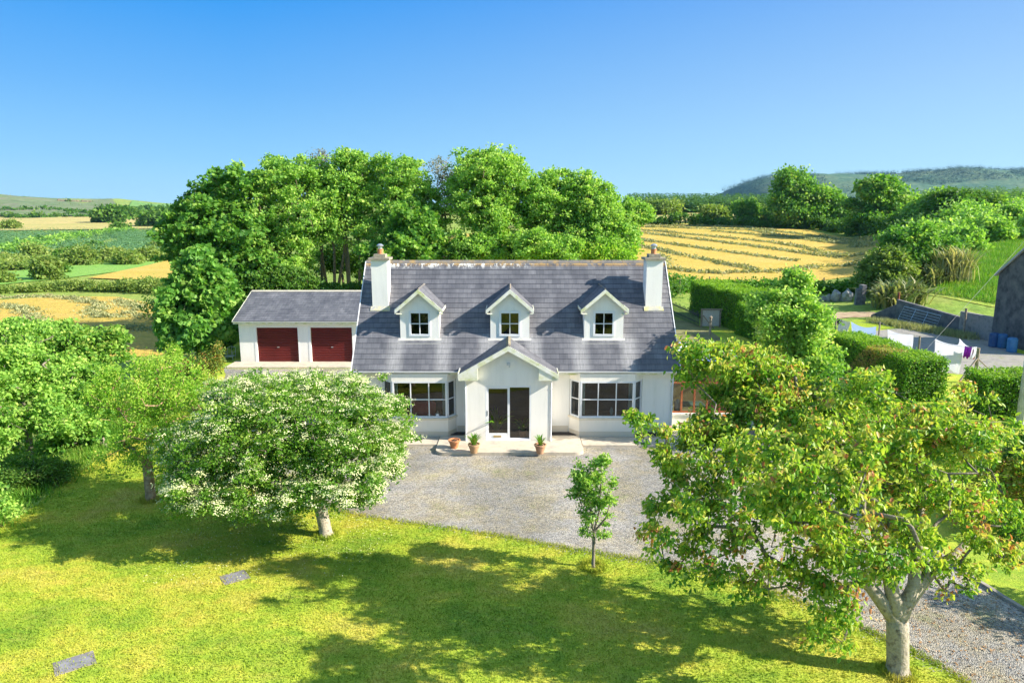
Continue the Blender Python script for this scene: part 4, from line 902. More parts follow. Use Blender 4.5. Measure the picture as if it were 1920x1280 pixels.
# barrels
for k, (px_, pyb, lab) in enumerate(((1862,650,'dark blue plastic barrel furthest left by the barn wall'),(1878,652,'blue plastic barrel between two others by the barn'),(1896,660,'nearest blue ribbed barrel by the barn'))):
    x, y = G(px_, pyb); x = min(x, 32.9); root = empty('barrel', (x,y,0), lab, 'barrel', 'blue barrels by the barn')
    m_ = mat('blue_plastic_%s' % ('a','b','c')[k], (.02+.01*k,.07+.05*k,.18+.08*k), (.03+.01*k,.09+.05*k,.22+.08*k), 4, .4)
    b = MB(); b.lathe((x,y,0), [(.25,0),(.29,.06),(.29,.28),(.31,.30),(.29,.32),(.29,.60),(.31,.62),(.29,.64),(.29,.86),(.24,.92),(.22,.92)], 22); b.build('drum', m_, root, smooth=False)
    b = MB(); b.lathe((x,y,.921), [(.225,0),(.225,.03),(.05,.03),(.05,.05),(.01,.05)], 16); b.build('lid', m_, root)
# washing line
wp = []
for q, lab in (((1568,597),'far wooden washing line post beside the dark cloth'),((1650,603),'wooden washing line post between the two upper sheets'),((1725,630),'wooden washing line post between the middle and near sheet')):
    wp.append(post(q[0], q[1], 0, POSTW, lab, .055, 'washing_line_post', 'washing line posts', zt_=1.9))
x, y = G(1835, 652, 1.9); root = empty('braced_post', (x, y, 0), 'thick fence post with two diagonal braces at the near end of the washing', 'post')
b = MB(); b.tube([(x,y,0),(x,y,1.9)], .08, 8); b.build('post', POSTW, root)
b = MB(); b.tube([(x-.04,y-.05,1.35),(x-1.5,y-.8,0.02)], .05, 6); b.build('brace', POSTW, root); b = MB(); b.tube([(x+.05,y-.03,1.3),(x+1.3,y-.5,0.02)], .035, 6); b.build('brace', POSTW, root)
wp.append((x, y, 0, 1.9))
WIRE = mat('thin_grey_wire', (.3,.3,.3), None, rough=.5)
b = MB()
for p, q in zip(wp[:-1], wp[1:]):
    mid = ((p[0]+q[0])/2, (p[1]+q[1])/2, 1.74); b.tube([(p[0],p[1],1.86), mid, (q[0],q[1],1.86)], .008, 5)
tag(b.build('clothes_line', WIRE, None, loc=(wp[0][0], wp[0][1], 1.86)), 'clothes line strung between the wooden posts', 'clothes line')
def cloth(pxa, pxb, hgt, m, label, z=1.78, seed=0, sag=.12, name='sheet', skew=0, kind='sheet', zb=None):
    xa, ya = G(*pxa, z); xb, yb = G(*pxb, z if zb is None else zb); rng = np.random.default_rng(seed); nx_, nz_ = 28, 20; V = []
    for i in range(nx_+1):
        for j in range(nz_+1):
            u, v = i/nx_, j/nz_; sagz = sag*math.sin(math.pi*u); bl = .05*math.sin(u*11+seed)*v + .03*math.sin(u*23+seed*2+v*3)*v + .12*math.sin(v*2.2+seed*.5)*v
            dx_, dy_ = (xb-xa), (yb-ya); Ln = math.hypot(dx_, dy_); nxn, nyn = -dy_/Ln, dx_/Ln
            pull = (u-.5)*-.06*v
            V.append((xa+dx_*(u+pull)+nxn*bl, ya+dy_*(u+pull)+nyn*bl, z - sagz - hgt*v*(1-.35*skew*(1-u)) - .06*math.sin(u*12+seed)*v))
    F = [(i*(nz_+1)+j, (i+1)*(nz_+1)+j, (i+1)*(nz_+1)+j+1, i*(nz_+1)+j+1) for i in range(nx_) for j in range(nz_)]
    me = bpy.data.meshes.new(name); me.from_pydata(V, [], F); me.polygons.foreach_set('use_smooth', [True]*len(F)); o = link(name, me, m, None, loc=(xa, ya, z))
    sm = o.modifiers.new('thick', 'SOLIDIFY'); sm.thickness = .004
    return tag(o, label, kind, 'washing on the line' )
SHW = leafmat('white_cotton', [(0,(.84,.84,.88)),(1,(.84,.84,.86))], .55, .9, .1, tboost=1.0)
SHB = leafmat('pale_blue_cotton', [(0,(.60,.70,.88)),(1,(.6,.7,.88))], .55, .9, .1, tboost=1.0)
cloth((1596,603), (1643,612), 1.0, SHB, 'pale blue sheet with pink stripe hanging on the far stretch of line', seed=1, sag=.2, skew=.2)
cloth((1575,598), (1594,603), .8, mat('pink_striped_cotton', (.75,.66,.68), (.8,.76,.78), 6, .9), 'narrow striped towel hanging beside the pale blue sheet', seed=5, sag=.05, name='towel', kind='towel')
cloth((1570,596), (1579,599), .3, mat('black_cotton', (.03,.03,.03), None), 'small black cloth pegged at the far end of the line', seed=6, sag=.02, name='cloth', kind='cloth')
cloth((1664,617), (1713,627), 1.25, SHW, 'white sheet hanging between the second and third post', seed=2, sag=.12, skew=-.3)
cloth((1753,635), (1806,647), 1.6, SHW, 'largest white sheet, folded to a point, nearest the braced post', seed=3, sag=.1, skew=.55)
cloth((1799,634), (1832,650), .6, SHW, 'crumpled white sheet behind the purple cloth', seed=4, sag=.2)
cloth((1809,648), (1823,650), .62, mat('purple_cotton', (.22,.015,.30), (.28,.02,.36), 4, .9), 'small purple cloth hanging beside the braced post', z=1.66, seed=7, sag=.02, name='cloth', kind='cloth')
cloth((1825,652), (1831,653), .55, mat('dull_red_cotton', (.3,.08,.06), None), 'thin red garment hanging right of the purple cloth', z=1.62, seed=8, sag=.01, name='garment', kind='garment')
# fence beyond the braced post
x, y = G(1835, 652, 1.9)
b = MB()
for z in (.5,.85,1.2,1.55): b.tube([(x,y,z),(x+14,y-1.5,z)], .009, 4)
tag(b.build('wire_fence', WIRE, None, loc=(x,y,0)), 'plain wire fence strands running right from the braced post', 'fence')
# utility pole at the right edge, its stay wire
xp, yp = 21.6, 27.9
root = empty('utility_pole', (xp,yp,0), 'grey timber pole cut by the right edge, beside the clipped hedge', 'pole')
b = MB(); b.tube([(xp,yp,0),(xp,yp,3.3)], [.17,.15], 12); b.build('pole', mat('silver_grey_timber', (.34,.36,.30), (.5,.5,.44), 5, .85, .3), root)
b = MB(); b.lathe((xp,yp,2.5), [(.165,0),(.165,.25)], 12); b.build('band', mat('pale_blue_band', (.45,.58,.68), None), root)
p0 = P(1725, 668, 36.5); p1 = P(1905, 470, 40); p2 = P(1990, 372, 41)
b = MB(); b.tube([p0, p1, p2], .007, 5); tag(b.build('stay_wire', WIRE, None, loc=p0), 'taut stay wire slanting up in front of the barn gable', 'wire')
# notice board at the near hedge
x, y = G(1832, 775, .0); root = empty('planter_board', (x,y,0), 'small white painted board with red marks in front of the near hedge', 'board')
b = MB(); b.box(x-.42,x+.34,y,y+.03,.25,1.25); b.build('panel', mat('white_flaking_board', (.75,.74,.78), (.70,.25,.22), 5, .7, c3=(.78,.77,.8), detail=2), root)
b = MB(); b.box(x+.345,x+.44,y-.03,y+.06,0,1.3); b.build('post', POSTW, root)
# picket fence and gate by the hedges
pf = empty('picket_fence', (14.7,53.6,0), 'dark slatted timber fence running back beside the clipped hedge', 'fence')
DT = mat('dark_stained_timber', (.05,.07,.07), (.10,.11,.10), 5, .8); b = MB()
for k in range(60):
    t = k/59; x = 14.75-1.5*t; y = 53.4+17*t; z = h(x,y); b.bar((x,y,z),(x,y,z+1.15+.08*math.sin(k*1.7)), .11, .025, up=(1,0,0))
b.build('slats', DT, pf)
b = MB(); b.bar((14.78,53.4,.9+h(14.7,53.4)),(13.28,70.4,.9+h(13.2,70.4)),.04,.08); b.bar((14.78,53.4,.3),(13.28,70.4,.3+h(13.2,70.4)),.04,.08); b.build('rail', DT, pf)
gp = empty('timber_gate', (15.6,53.2,0), 'pale mesh garden gate with timber frame between fence and hedge', 'gate')
b = MB(); b.box(14.85,14.98,53.05,53.18,0,1.35); b.box(14.85,16.5,53.03,53.2,1.351,1.46); b.box(16.3,16.42,53.05,53.18,0,1.35); b.build('gate_frame', POSTW, gp)
b = MB(); b.box(14.99,16.29,53.1,53.14,.1,1.34); b.build('panel', mat('pale_mesh_panel', (.50,.46,.42), (.62,.58,.52), 9, .9), gp)
b = MB(); b.tube([(15.0,52.95,.95),(15.7,52.3,.0)], .05, 6); b.build('brace', POSTW, gp)
x, y = G(1331, 628); b = MB(); b.tube([(x,y,0),(x,y,1.25)], .09, 8); b.lathe((x,y,1.25), [(.12,0),(.12,.12),(.05,.16)], 8); tag(b.build('gate_post', POSTW, None, loc=(x,y,0)), 'dark stub post standing in front of the pale garden gate', 'post')
FPG = 'posts along the hay field edge'
for k, (px_, pb, hh) in enumerate(((1274,553,1.7),(1382,541,1.3),(1437,540,1.0),(1543,546,1.5),(1596,538,1.0),(1330,534,1.0))):
    lab = ('field fence post just right of the house roof','field fence post above the first clipped hedge','thin field fence post behind the rowan tree','field fence post at the left of the boulders','field fence post nearest the dark bush','short field fence post left of the clipped hedge top')[k]
    post(px_, 0, hh, POSTW, lab, .075, 'fence_post', FPG, base=pb)

# ---------------------------------------------------------------- garden trees
def GB(px, py): return GT(px, py)
# big cherry at the right
Lc = lambda px,py,Y,rw,rh,ry=None: L(px,py,Y,rw*1.06,rh*1.06,ry)
cb = GB(1683,1262)
ch_lobes = [Lc(1330,900,12.8,110,85,1.2), Lc(1265,985,12.3,75,60,.9), Lc(1450,870,13.2,150,120,1.4), Lc(1620,830,13.3,190,130,1.5), Lc(1790,850,13,110,120,1.3), Lc(1450,1010,12,130,90,1.1),
  Lc(1600,985,11.8,150,110,1.3), Lc(1760,1000,12.3,110,110,1.1), Lc(1560,1105,11.2,62,70,.7), Lc(1300,1060,12,60,30,.6), Lc(1555,1190,10.9,42,32,.4)+(.6,), Lc(1865,960,13,38,90,.6), Lc(1885,1035,12.6,26,26,.35), Lc(1500,770,13.8,120,55,1.1)+(.85,), Lc(1640,730,13.6,70,45,.9)+(.85,), Lc(1335,805,13.5,60,40,.8),
  Lc(1400,900,10.8,120,110,.8), Lc(1560,900,10.6,110,110,.8), Lc(1420,1085,11.4,60,35,.5),
  Lc(1350,672,14.2,58,30,.7)+(2.0,), Lc(1430,700,14.2,75,40,.8)+(2.0,), Lc(1298,655,14,32,22,.4)+(2.0,), Lc(1470,745,14,60,40,.8)+(2.0,), Lc(1410,745,14,50,32,.7)+(2.0,), Lc(1255,835,13.4,30,18,.3), Lc(1365,745,14,50,42,.6)+(2.2,), Lc(1350,800,13.8,45,38,.5)+(1.8,), Lc(1300,700,14,26,22,.4)+(1.6,), Lc(1215,800,13.3,45,24,.35)+(1.6,), Lc(1225,812,13.4,30,18,.35)+(.85,), Lc(1195,812,13,16,14,.2), Lc(1285,860,13.2,55,32,.7), Lc(1190,785,12.9,8,12,.15)]
root, tips, rng = tree('cherry_tree', 'largest tree, drooping yellow green cherry leaves with russet tips, pale trunk at bottom right', 'tree', cb, ch_lobes, .20, BARKP, LM_CHERRY,
   forks=[[(cb[0]-.08,cb[1]+.1,1.0),(cb[0]-.5,cb[1]+.35,1.6),(cb[0]-1.4,cb[1]+.9,2.4),(cb[0]-2.8,cb[1]+1.3,3.0)],[(cb[0]-.08,cb[1]+.1,1.15),(cb[0]-.2,cb[1]+.5,2.1),(cb[0]-.4,cb[1]+1.2,3.2)],[(cb[0]-.08,cb[1]+.1,1.0),(cb[0]+.28,cb[1]+.25,1.7),(cb[0]+.5,cb[1]+.7,2.6),(cb[0]+.9,cb[1]+1.2,3.5)],[(cb[0]-.05,cb[1]+.1,1.3),(cb[0]+.7,cb[1]+.45,1.9),(cb[0]+1.3,cb[1]+.7,2.1),(cb[0]+1.9,cb[1]+.8,2.7)]],
   nclus=1380, per=38, leaf=.106, clump=.24, tmpl=LEAF6, seed=11, shell=.5, sub=.34, heart=(cb[0]-.08, cb[1]+.1, 1.2), flat=.75, droop=.9, tb=(.5,.26), young=.42, bend=.02, upbias=.3)
# blossoming whitebeam / hawthorn
bb = GB(612,1005)
bl = [L(545,790,18.3,150,80,2.4), L(420,850,17.6,110,75,1.6), L(665,830,17.8,100,80,1.5), L(500,920,16.8,140,42,1.2), L(600,745,19.2,110,42,1.5), L(375,900,16.9,65,50,1.0), L(715,800,18.4,55,60,1.0), L(650,905,16.6,80,45,1), L(480,745,19.0,80,45,1.3), L(355,940,16.5,40,22,.6), L(340,860,17.4,35,45,.6), L(700,890,17.0,45,25,.6), L(740,850,18.0,35,40,.6)]
root, tips, rng = tree('flowering_tree', 'broad tree covered in cream white blossom clusters in front of the left bay window', 'tree', bb, bl, .17, BARKP, LM_HAW,
   nclus=2000, per=56, leaf=.08, clump=.27, seed=21, shell=.6, sub=.42, forks=[[(bb[0]-.25,bb[1]+.1,1.3),(bb[0]-.9,bb[1]+.5,2.0),(bb[0]-1.7,bb[1]+.9,2.7)],[(bb[0]-.25,bb[1]+.1,1.3),(bb[0]+.2,bb[1]+.5,2.1),(bb[0]+.8,bb[1]+.9,2.8)],[(bb[0]-.25,bb[1]+.1,1.3),(bb[0]-.3,bb[1]+1.0,2.4),(bb[0]-.2,bb[1]+1.8,3.2)]], heart=(bb[0]-.25, bb[1]+.1, 1.35), flat=.55, droop=.1, tb=(.45,.24), young=.25, bend=.08)
# blossom clusters on the outer, upper side of the crown
N = 5800; cm = tips.mean(0); wt = np.linalg.norm((tips-cm)/(np.ptp(tips, axis=0)+.1), axis=1)**2*(1+.9*np.sin(tips[:,0]*3.1+tips[:,2]*2.3)*np.sin(tips[:,1]*2.7)); ci = rng.choice(len(tips), N, p=wt/wt.sum()); u = unit(rng.normal(size=(N,3))); u[:,2] = np.abs(u[:,2])*.8+.05
cpos = tips[ci] + u*np.array([.31,.31,.24]); k = 13
pos = np.repeat(cpos, k, 0) + rng.normal(size=(N*k,3))*np.array([.055,.055,.018]); nr = unit(rng.normal(size=(N*k,3))*.35 + np.repeat(u, k, 0)*.9 + np.array([0,0,.7])); ax = unit(np.cross(nr, rng.normal(size=(N*k,3))))
leaves('blossom', pos, .038, ax, nr, rng.random(N*k), LEAF4, LM_PETAL, root)
# slender young tree by the gravel
sb = GB(1112,1064)
tree('sapling', 'slim young tree with two upright tufts on a thin pale trunk at the gravel edge', 'tree', sb,
   [L(1095,890,16,24,30,.4), L(1128,880,16,22,34,.4), L(1085,925,16,16,22,.3), L(1105,950,16,26,25,.4), L(1140,930,16,24,24,.35), L(1128,975,16,20,20,.3), L(1095,965,16,12,14,.2), L(1150,900,15.9,12,10,.2), L(1098,995,16,12,14,.2), L(1130,1000,16,14,12,.2), L(1112,930,16,18,30,.3)], .042, BARKG, LM_ASH,
   forks=[[(sb[0],sb[1],.9),(sb[0]-.1,sb[1],1.4),(sb[0]-.16,sb[1],2.6)],[(sb[0],sb[1],.95),(sb[0]+.12,sb[1],1.5),(sb[0]+.15,sb[1],2.7)],[(sb[0],sb[1],.95),(sb[0]+.3,sb[1],1.35),(sb[0]+.42,sb[1],1.9)]],
   nclus=190, per=24, leaf=.08, clump=.15, tmpl=LEAF6, seed=31, shell=.3, heart=(sb[0], sb[1], .95), flat=.6, droop=.25, tb=(.42,.3), young=.3, bend=.02)
# vase-shaped tree at the left lawn
lb = GB(283,938)
tree('apple_tree', 'vase shaped tree with fine leaves and upright shoots on a leaning brown trunk, left lawn', 'tree', lb,
   [L(290,800,20.5,80,70,1.3), L(225,755,20.3,65,70,1.1), L(355,750,21,55,75,1.0), L(290,705,21,75,50,1.2), L(200,720,20.5,40,45,.7), L(385,695,21.3,24,40,.4), L(330,670,21.3,22,25,.4), L(250,850,20,55,35,.8), L(215,895,19.6,22,12,.3), L(320,860,20.2,45,30,.6), L(175,760,20.3,25,35,.5)], .15, BARKO, LM_WIL,
   nclus=430, per=40, leaf=.075, clump=.26, seed=41, shell=.2, heart=(lb[0]-.05, lb[1]+.1, 1.3), flat=1.5, droop=-.5, tb=(.5,.22), young=.2, bend=.05, upbias=.1)
# left bank thicket, tree by tree
LBG = 'trees on the left bank'
def bank(px, pyb, Y, lobes, label, lm, seed, bark=BARKG, name='bank_tree', **kk):
    x = (px-960)/FPX*(Y*1.02+.5); o = dict(nclus=230, per=50, leaf=.125, clump=.36, shell=.45, flat=.6, seed=seed); o.update(kk); tr_ = o.pop('trunk_r', .12)
    return tree(name, label, 'tree', (x, Y, h(x, Y)-.05), lobes, tr_, bark, lm, group=LBG, **o)
bank(45,0,23.5,[L(50,760,23.5,60,60), L(20,690,24,45,60), L(70,690,24.5,45,45), L(10,790,23,40,50), L(90,790,23.3,45,50)], 'feathery bright ash tree at the left edge of the photo', LM_ASH, 51, leaf=.14)
bank(-40,0,22.5,[L(-40,800,22.5,70,90), L(-30,700,23,60,70)], 'leafy ash tree cut by the left edge of the photo', LM_ASH, 52)
bank(165,0,28,[L(150,655,28,65,42), L(200,650,28,35,35), L(110,640,28.5,40,35), L(170,700,27.5,60,40)], 'yellow green sycamore behind the left bank thicket', LM_SYC, 53, tb=(.62,.24), leaf=.17, young=.3)
bank(110,0,24.5,[L(110,720,25,50,60), L(130,790,24.5,50,55), L(70,640,25.5,40,35)], 'mid green ash with pale forking stems in the left bank thicket', LM_ASH, 54)
bank(190,0,25,[L(160,760,25.3,42,50), L(145,825,24.8,38,36), L(185,715,25.8,32,38)], 'dense sycamore standing beside the vase shaped tree', LM_SYC, 55, leaf=.16)
bank(20,0,26.5,[L(20,640,27,50,38), L(40,680,26.5,40,40)], 'round topped ash behind the left edge of the thicket', LM_ASH, 56)
bush('bank_shrub', 'dull green shrub at the foot of the left bank, nearest the lawn edge', 'shrub', (-15.9,20.8,h(-15.9,20.8)), [L(40,890,21,55,38), L(90,880,21.5,40,30), L(10,920,20.5,40,35)], LM_DARK, seed=57, nclus=200, per=60, leaf=.075, clump=.26, tb=(.6,.25))
bush('bank_shrub', 'small leafy shrub cut by the left edge, below the dull green one', 'shrub', (-15.6,17.6,h(-15.6,17.6)), [L(-20,960,17.8,45,40), L(-60,900,18,50,60)], LM_ASH, seed=58, nclus=110, per=50, leaf=.09, clump=.26)
bush('russet_shrub', 'upright shrub with orange tipped shoots beside the maple and garage', 'shrub', (-16.6,33.5,h(-16.6,33.5)), [L(385,690,33.5,28,30), L(410,670,34,14,20), L(350,700,33.5,30,25)], LM_RED, seed=59, nclus=130, per=40, leaf=.10, clump=.3, flat=1.5, tb=(.38,.25), young=.5)
bush('russet_shrub', 'narrow yellow green shoots left of the orange tipped shrub', 'shrub', (-18.2,33.5,h(-18.2,33.5)), [L(325,670,33.5,12,25), L(300,700,33,30,22)], LM_WIL, seed=60, nclus=90, per=40, leaf=.10, clump=.3, flat=1.5)
# maple by the garage
mb_ = (-19.4, 42.5, h(-19.4,42.5))
tree('maple_tree', 'bright green maple with upright leafy towers left of the garage', 'tree', mb_,
   [L(375,540,42.5,38,70,1.6), L(340,570,42,30,70,1.3), L(410,565,42.5,28,65,1.3), L(325,625,41.5,24,35,1), L(385,625,41.5,40,35,1.4), L(430,600,42,18,45,.8), L(350,500,42.5,14,35,.6), L(375,490,43,16,30,.6), L(400,520,42.5,14,30,.6), L(440,580,42.5,12,20,.6)], .22, BARKG, LM_MAP,
   nclus=560, per=56, leaf=.26, clump=.42, tmpl=MAPLE, seed=61, shell=.6, flat=1.0, droop=.3, tb=(.5,.22), young=.2)
# row of tall trees behind the house
ROW = 'row of tall trees behind the house'
def row(px, Y, lobes, label, lm, seed, name='tall_tree', **kk):
    x = (px-960)/FPX*(Y*1.01); o = dict(nclus=420, per=62, leaf=.30, clump=.62, shell=.5, flat=.6, seed=seed); o.update(kk); o['nclus'] = int(o['nclus']*1.7); o['per'] = int(o['per']*.66); o['clump'] *= .74; o['leaf'] *= .68; o.setdefault('sub', .46); tr_ = o.pop('trunk_r', .30)
    return tree(name, label, 'tree', (x, Y, h(x, Y)-.1), lobes, tr_, o.pop('bark', BARK), lm, group=ROW, **o)
S = .98
row(430,52,[L(400,380,52,55,55), L(370,440,51,60,55), L(430,440,51,75,70), L(450,350,53,50,45), L(350,410,51.5,40,30), L(420,520,50,70,60), L(345,465,50.5,35,25), L(480,520,50,55,60)], 'broad dark sycamore at the left end of the row, above the maple', LM_SYC, 71, nclus=650, tb=(.42,.24), leaf=.34, tmpl=MAPLE, per=40)
row(540,54,[L(540,350,54,60,50), L(500,400,53,55,55), L(570,410,53,60,55), L(520,330,55,35,32), L(580,340,54.5,35,38), L(530,480,52,55,50), L(545,520,52,45,40)], 'tall light green ash rising above the left half of the garage', LM_ASH, 72, nclus=620)
row(655,55,[L(650,330,55,42,42), L(630,360,55,35,40), L(680,370,55,40,42), L(660,300,55.5,30,20), L(640,430,54,38,32), L(700,330,55.5,28,30), L(735,480,54,30,25)], 'slim stemmed ash with bare trunks showing behind the left chimney', LM_ASH, 73, nclus=460, trunk_r=.17, heart=((655-960)/FPX*56, 55, 8.0), shell=.3, per=46, bark=BARKG)
for k, (px_, t_) in enumerate(((628,10),(642,11),(668,10.5),(676,9.5),(612,9))):
    x = (px_-960)/FPX*54.5; b = MB(); rr = random.Random(k)
    root = empty('thin_trunked_tree', (x, 53.5+.4*k, h(x,53.5)), 'thin trunked tree, number %s from the left of the bare stems between garage and chimney' % ('two','three','four','five','one')[k], 'tree', ROW)
    root['label'] = ('bare stemmed tree second from the left in the clump above the garage roof','bare stemmed tree in the middle of the clump above the garage roof','bare stemmed tree second from the right in the clump above the garage roof','bare stemmed tree rightmost in the clump above the garage roof','bare stemmed tree leftmost in the clump above the garage roof')[k]
    y_ = 53.5+.4*k; b.tube([(x,y_,h(x,y_)-.1),(x+rr.uniform(-.3,.3),y_,3),(x+rr.uniform(-.6,.6),y_,6),(x+rr.uniform(-1,1),y_,t_)], [.16,.13,.10,.05], 7); b.build('trunk', BARK, root)
    rng2 = np.random.default_rng(80+k); c_ = lobe_points(rng2, [(x,y_,t_-1,1.4,1.2,1.6)], 26, .3); N = 26*34; ci = np.repeat(np.arange(len(c_)), 34)
    pos = c_[ci]+rng2.normal(size=(N,3))*.3; nr = unit(rng2.normal(size=(N,3))+np.array([0,0,.6])); leaves('crown', pos, .28, unit(np.cross(nr, rng2.normal(size=(N,3)))), nr, .5+.2*rng2.normal(size=N), LEAF4, LM_ASH, root)
row(745,55,[L(740,340,55,45,42), L(770,330,56,35,32), L(740,400,54,50,45), L(800,400,54,38,45), L(720,440,53,45,40), L(780,380,55,35,40)], 'ash tree right of the left chimney top, open crowned', LM_ASH, 74, nclus=440)
row(780,51,[L(780,430,51,45,45), L(760,470,50,50,40), L(800,470,50.5,40,38), L(720,480,50.5,35,30)], 'low round sycamore just behind the left part of the house ridge', LM_SYC, 75, nclus=380, leaf=.33, tmpl=MAPLE, per=40, trunk_r=.22)
row(835,56,[L(830,330,56,30,45), L(850,380,56,28,35), L(820,400,55,25,35)], 'nearly bare tree with grey twigs against the sky behind the house', LM_DEAD, 76, nclus=300, per=11, leaf=.2, clump=.5, shell=.1, trunk_r=.16, bark=BARKG)
row(600,56,[L(600,300,56,25,22), L(610,320,56,20,20)], 'slight tree with dry grey twigs between the two left ashes', LM_DEAD, 77, nclus=90, per=9, leaf=.2, clump=.5, shell=.1, trunk_r=.12, bark=BARKG)
row(920,54,[L(920,330,54,65,48), L(880,370,53.5,45,50), L(960,360,53.5,50,45), L(920,400,53,60,45), L(900,310,54.5,35,28), L(950,320,54.5,38,25)], 'tallest bright ash behind the middle of the house roof', LM_ASH, 78, nclus=620, tb=(.55,.2))
row(900,51,[L(890,470,51,40,35), L(920,450,51.5,35,30), L(930,490,51,35,22)], 'low bright ash just above the ridge, left of a dark conifer', LM_ASH, 79, nclus=220, trunk_r=.16)
row(1040,54,[L(1030,370,54,50,42), L(1010,400,53.5,40,40), L(1050,410,53.5,45,40), L(1080,345,54.5,28,26), L(1040,330,54.5,22,20)], 'rounded ash right of the tallest one in the row', LM_ASH, 90, nclus=480)
row(1110,53,[L(1110,400,53,45,48), L(1095,370,53.5,40,40), L(1140,410,52.5,38,42), L(1150,450,52,38,35), L(1100,450,52,45,30)], 'leaning ash at the right end of the row with a thick dark trunk', LM_ASH, 91, nclus=560, trunk_r=.42)
row(1175,58,[L(1170,410,58,28,35), L(1197,400,58,22,20), L(1180,450,56,20,25)], 'small bright tree at the far right end of the row', LM_ASH, 92, nclus=240, trunk_r=.16)
row(1020,50,[L(1010,470,50,45,28), L(1050,470,50,40,28), L(1000,445,50,30,20)], 'low spreading ash just above the house ridge, right of the middle', LM_ASH, 93, nclus=260, trunk_r=.15)
row(1150,50,[L(1140,480,50,45,22), L(1170,480,50,25,22)], 'low willowy growth above the ridge beside the right chimney', LM_WIL, 94, nclus=180, trunk_r=.12)
row(500,49,[L(480,560,49,45,35), L(450,590,48,40,45), L(500,520,49.5,50,35)], 'dark undergrowth tree directly behind the garage left corner', LM_DARK, 95, nclus=260, trunk_r=.16)
row(560,50,[L(545,530,50,50,28), L(640,545,50,40,10)], 'dark undergrowth tree directly behind the garage ridge', LM_DARK, 96, nclus=240, trunk_r=.16)
row(645,61,[L(640,480,61,50,30), L(680,500,61,45,25), L(600,490,61,40,30)], 'dark leafy growth behind the bare stems beside the left chimney', LM_DARK, 89, nclus=200, trunk_r=.1)
row(960,52,[L(967,470,52,16,38)], 'narrow dark conifer standing among the ashes behind the ridge', LM_CON, 97, nclus=110, per=90, leaf=.25, clump=.5, trunk_r=.15, name='conifer_tree')
row(720,50,[L(720,500,49.5,35,25), L(850,480,50,30,25)], 'dark bushy tree between the house ridge and the row', LM_DARK, 98, nclus=200, trunk_r=.16)
# rowan in the right garden
tree('rowan_tree', 'upright bright green rowan standing behind the big cherry, right of the house', 'tree', (11.6, 25.2, 0),
   [L(1490,560,25.5,45,45), L(1480,620,25,60,55), L(1510,680,25,50,55), L(1450,600,25.5,45,45), L(1520,620,25,35,60), L(1500,760,24.5,45,50), L(1530,720,25,30,50), L(1490,520,26,26,18), L(1430,570,26,30,25)], .13, BARKG, LM_ASH,
   nclus=520, per=58, leaf=.13, clump=.34, seed=101, shell=.4, flat=.8, tb=(.5,.26), young=.25)
bush('shaded_shrub', 'dark shrub in the shade between the rowan and the long hedge', 'shrub', (12.6, 26.4, 0), [L(1560,740,26.5,50,28), L(1600,760,26,40,25), L(1560,790,25,50,30)], LM_DARK, seed=102, nclus=180, per=60, leaf=.1, clump=.35)
bush('shaded_shrub', 'bushy shrub behind the cherry crown, above the notice board', 'shrub', (15.5,24.5,0), [L(1700,790,24.5,60,30), L(1620,800,24.5,50,30), L(1800,850,23,60,40)], LM_CHERRY, seed=103, nclus=220, per=50, leaf=.1, clump=.35, tb=(.5,.25), young=.3)
bush('russet_shrub', 'tall thin shrub with yellow and red shoots at the right edge', 'shrub', (14.5,18.5,0), [L(1850,860,18.5,30,80,.6), L(1900,900,18.5,40,80,.7), L(1810,740,18.5,14,60,.3), L(1830,940,18,50,50,.9)], LM_CHERRY, bark=BARKG, seed=104, nclus=190, per=30, leaf=.11, clump=.26, tb=(.62,.25), young=.4, shell=.1, tmpl=LEAF6, trunk_r=.06)
bush('roadside_shrub', 'dense dark shrub at the right edge beside the drive', 'shrub', (16.8,18.2,0), [L(1960,880,18.5,90,90,1.6), L(1900,1000,18,50,50,1.2)], LM_DARK, seed=105, nclus=260, per=60, leaf=.09, clump=.35)
bush('roadside_shrub', 'leafy shrub beyond the right edge that shades the drive', 'shrub', (15.4,12.9,0), [(15.2,12.9,1.6,1.3,1.2,1.5),(16.4,13.4,1.9,1.4,1.2,1.6)], LM_DARK, seed=106, nclus=260, per=50, leaf=.1, clump=.35)
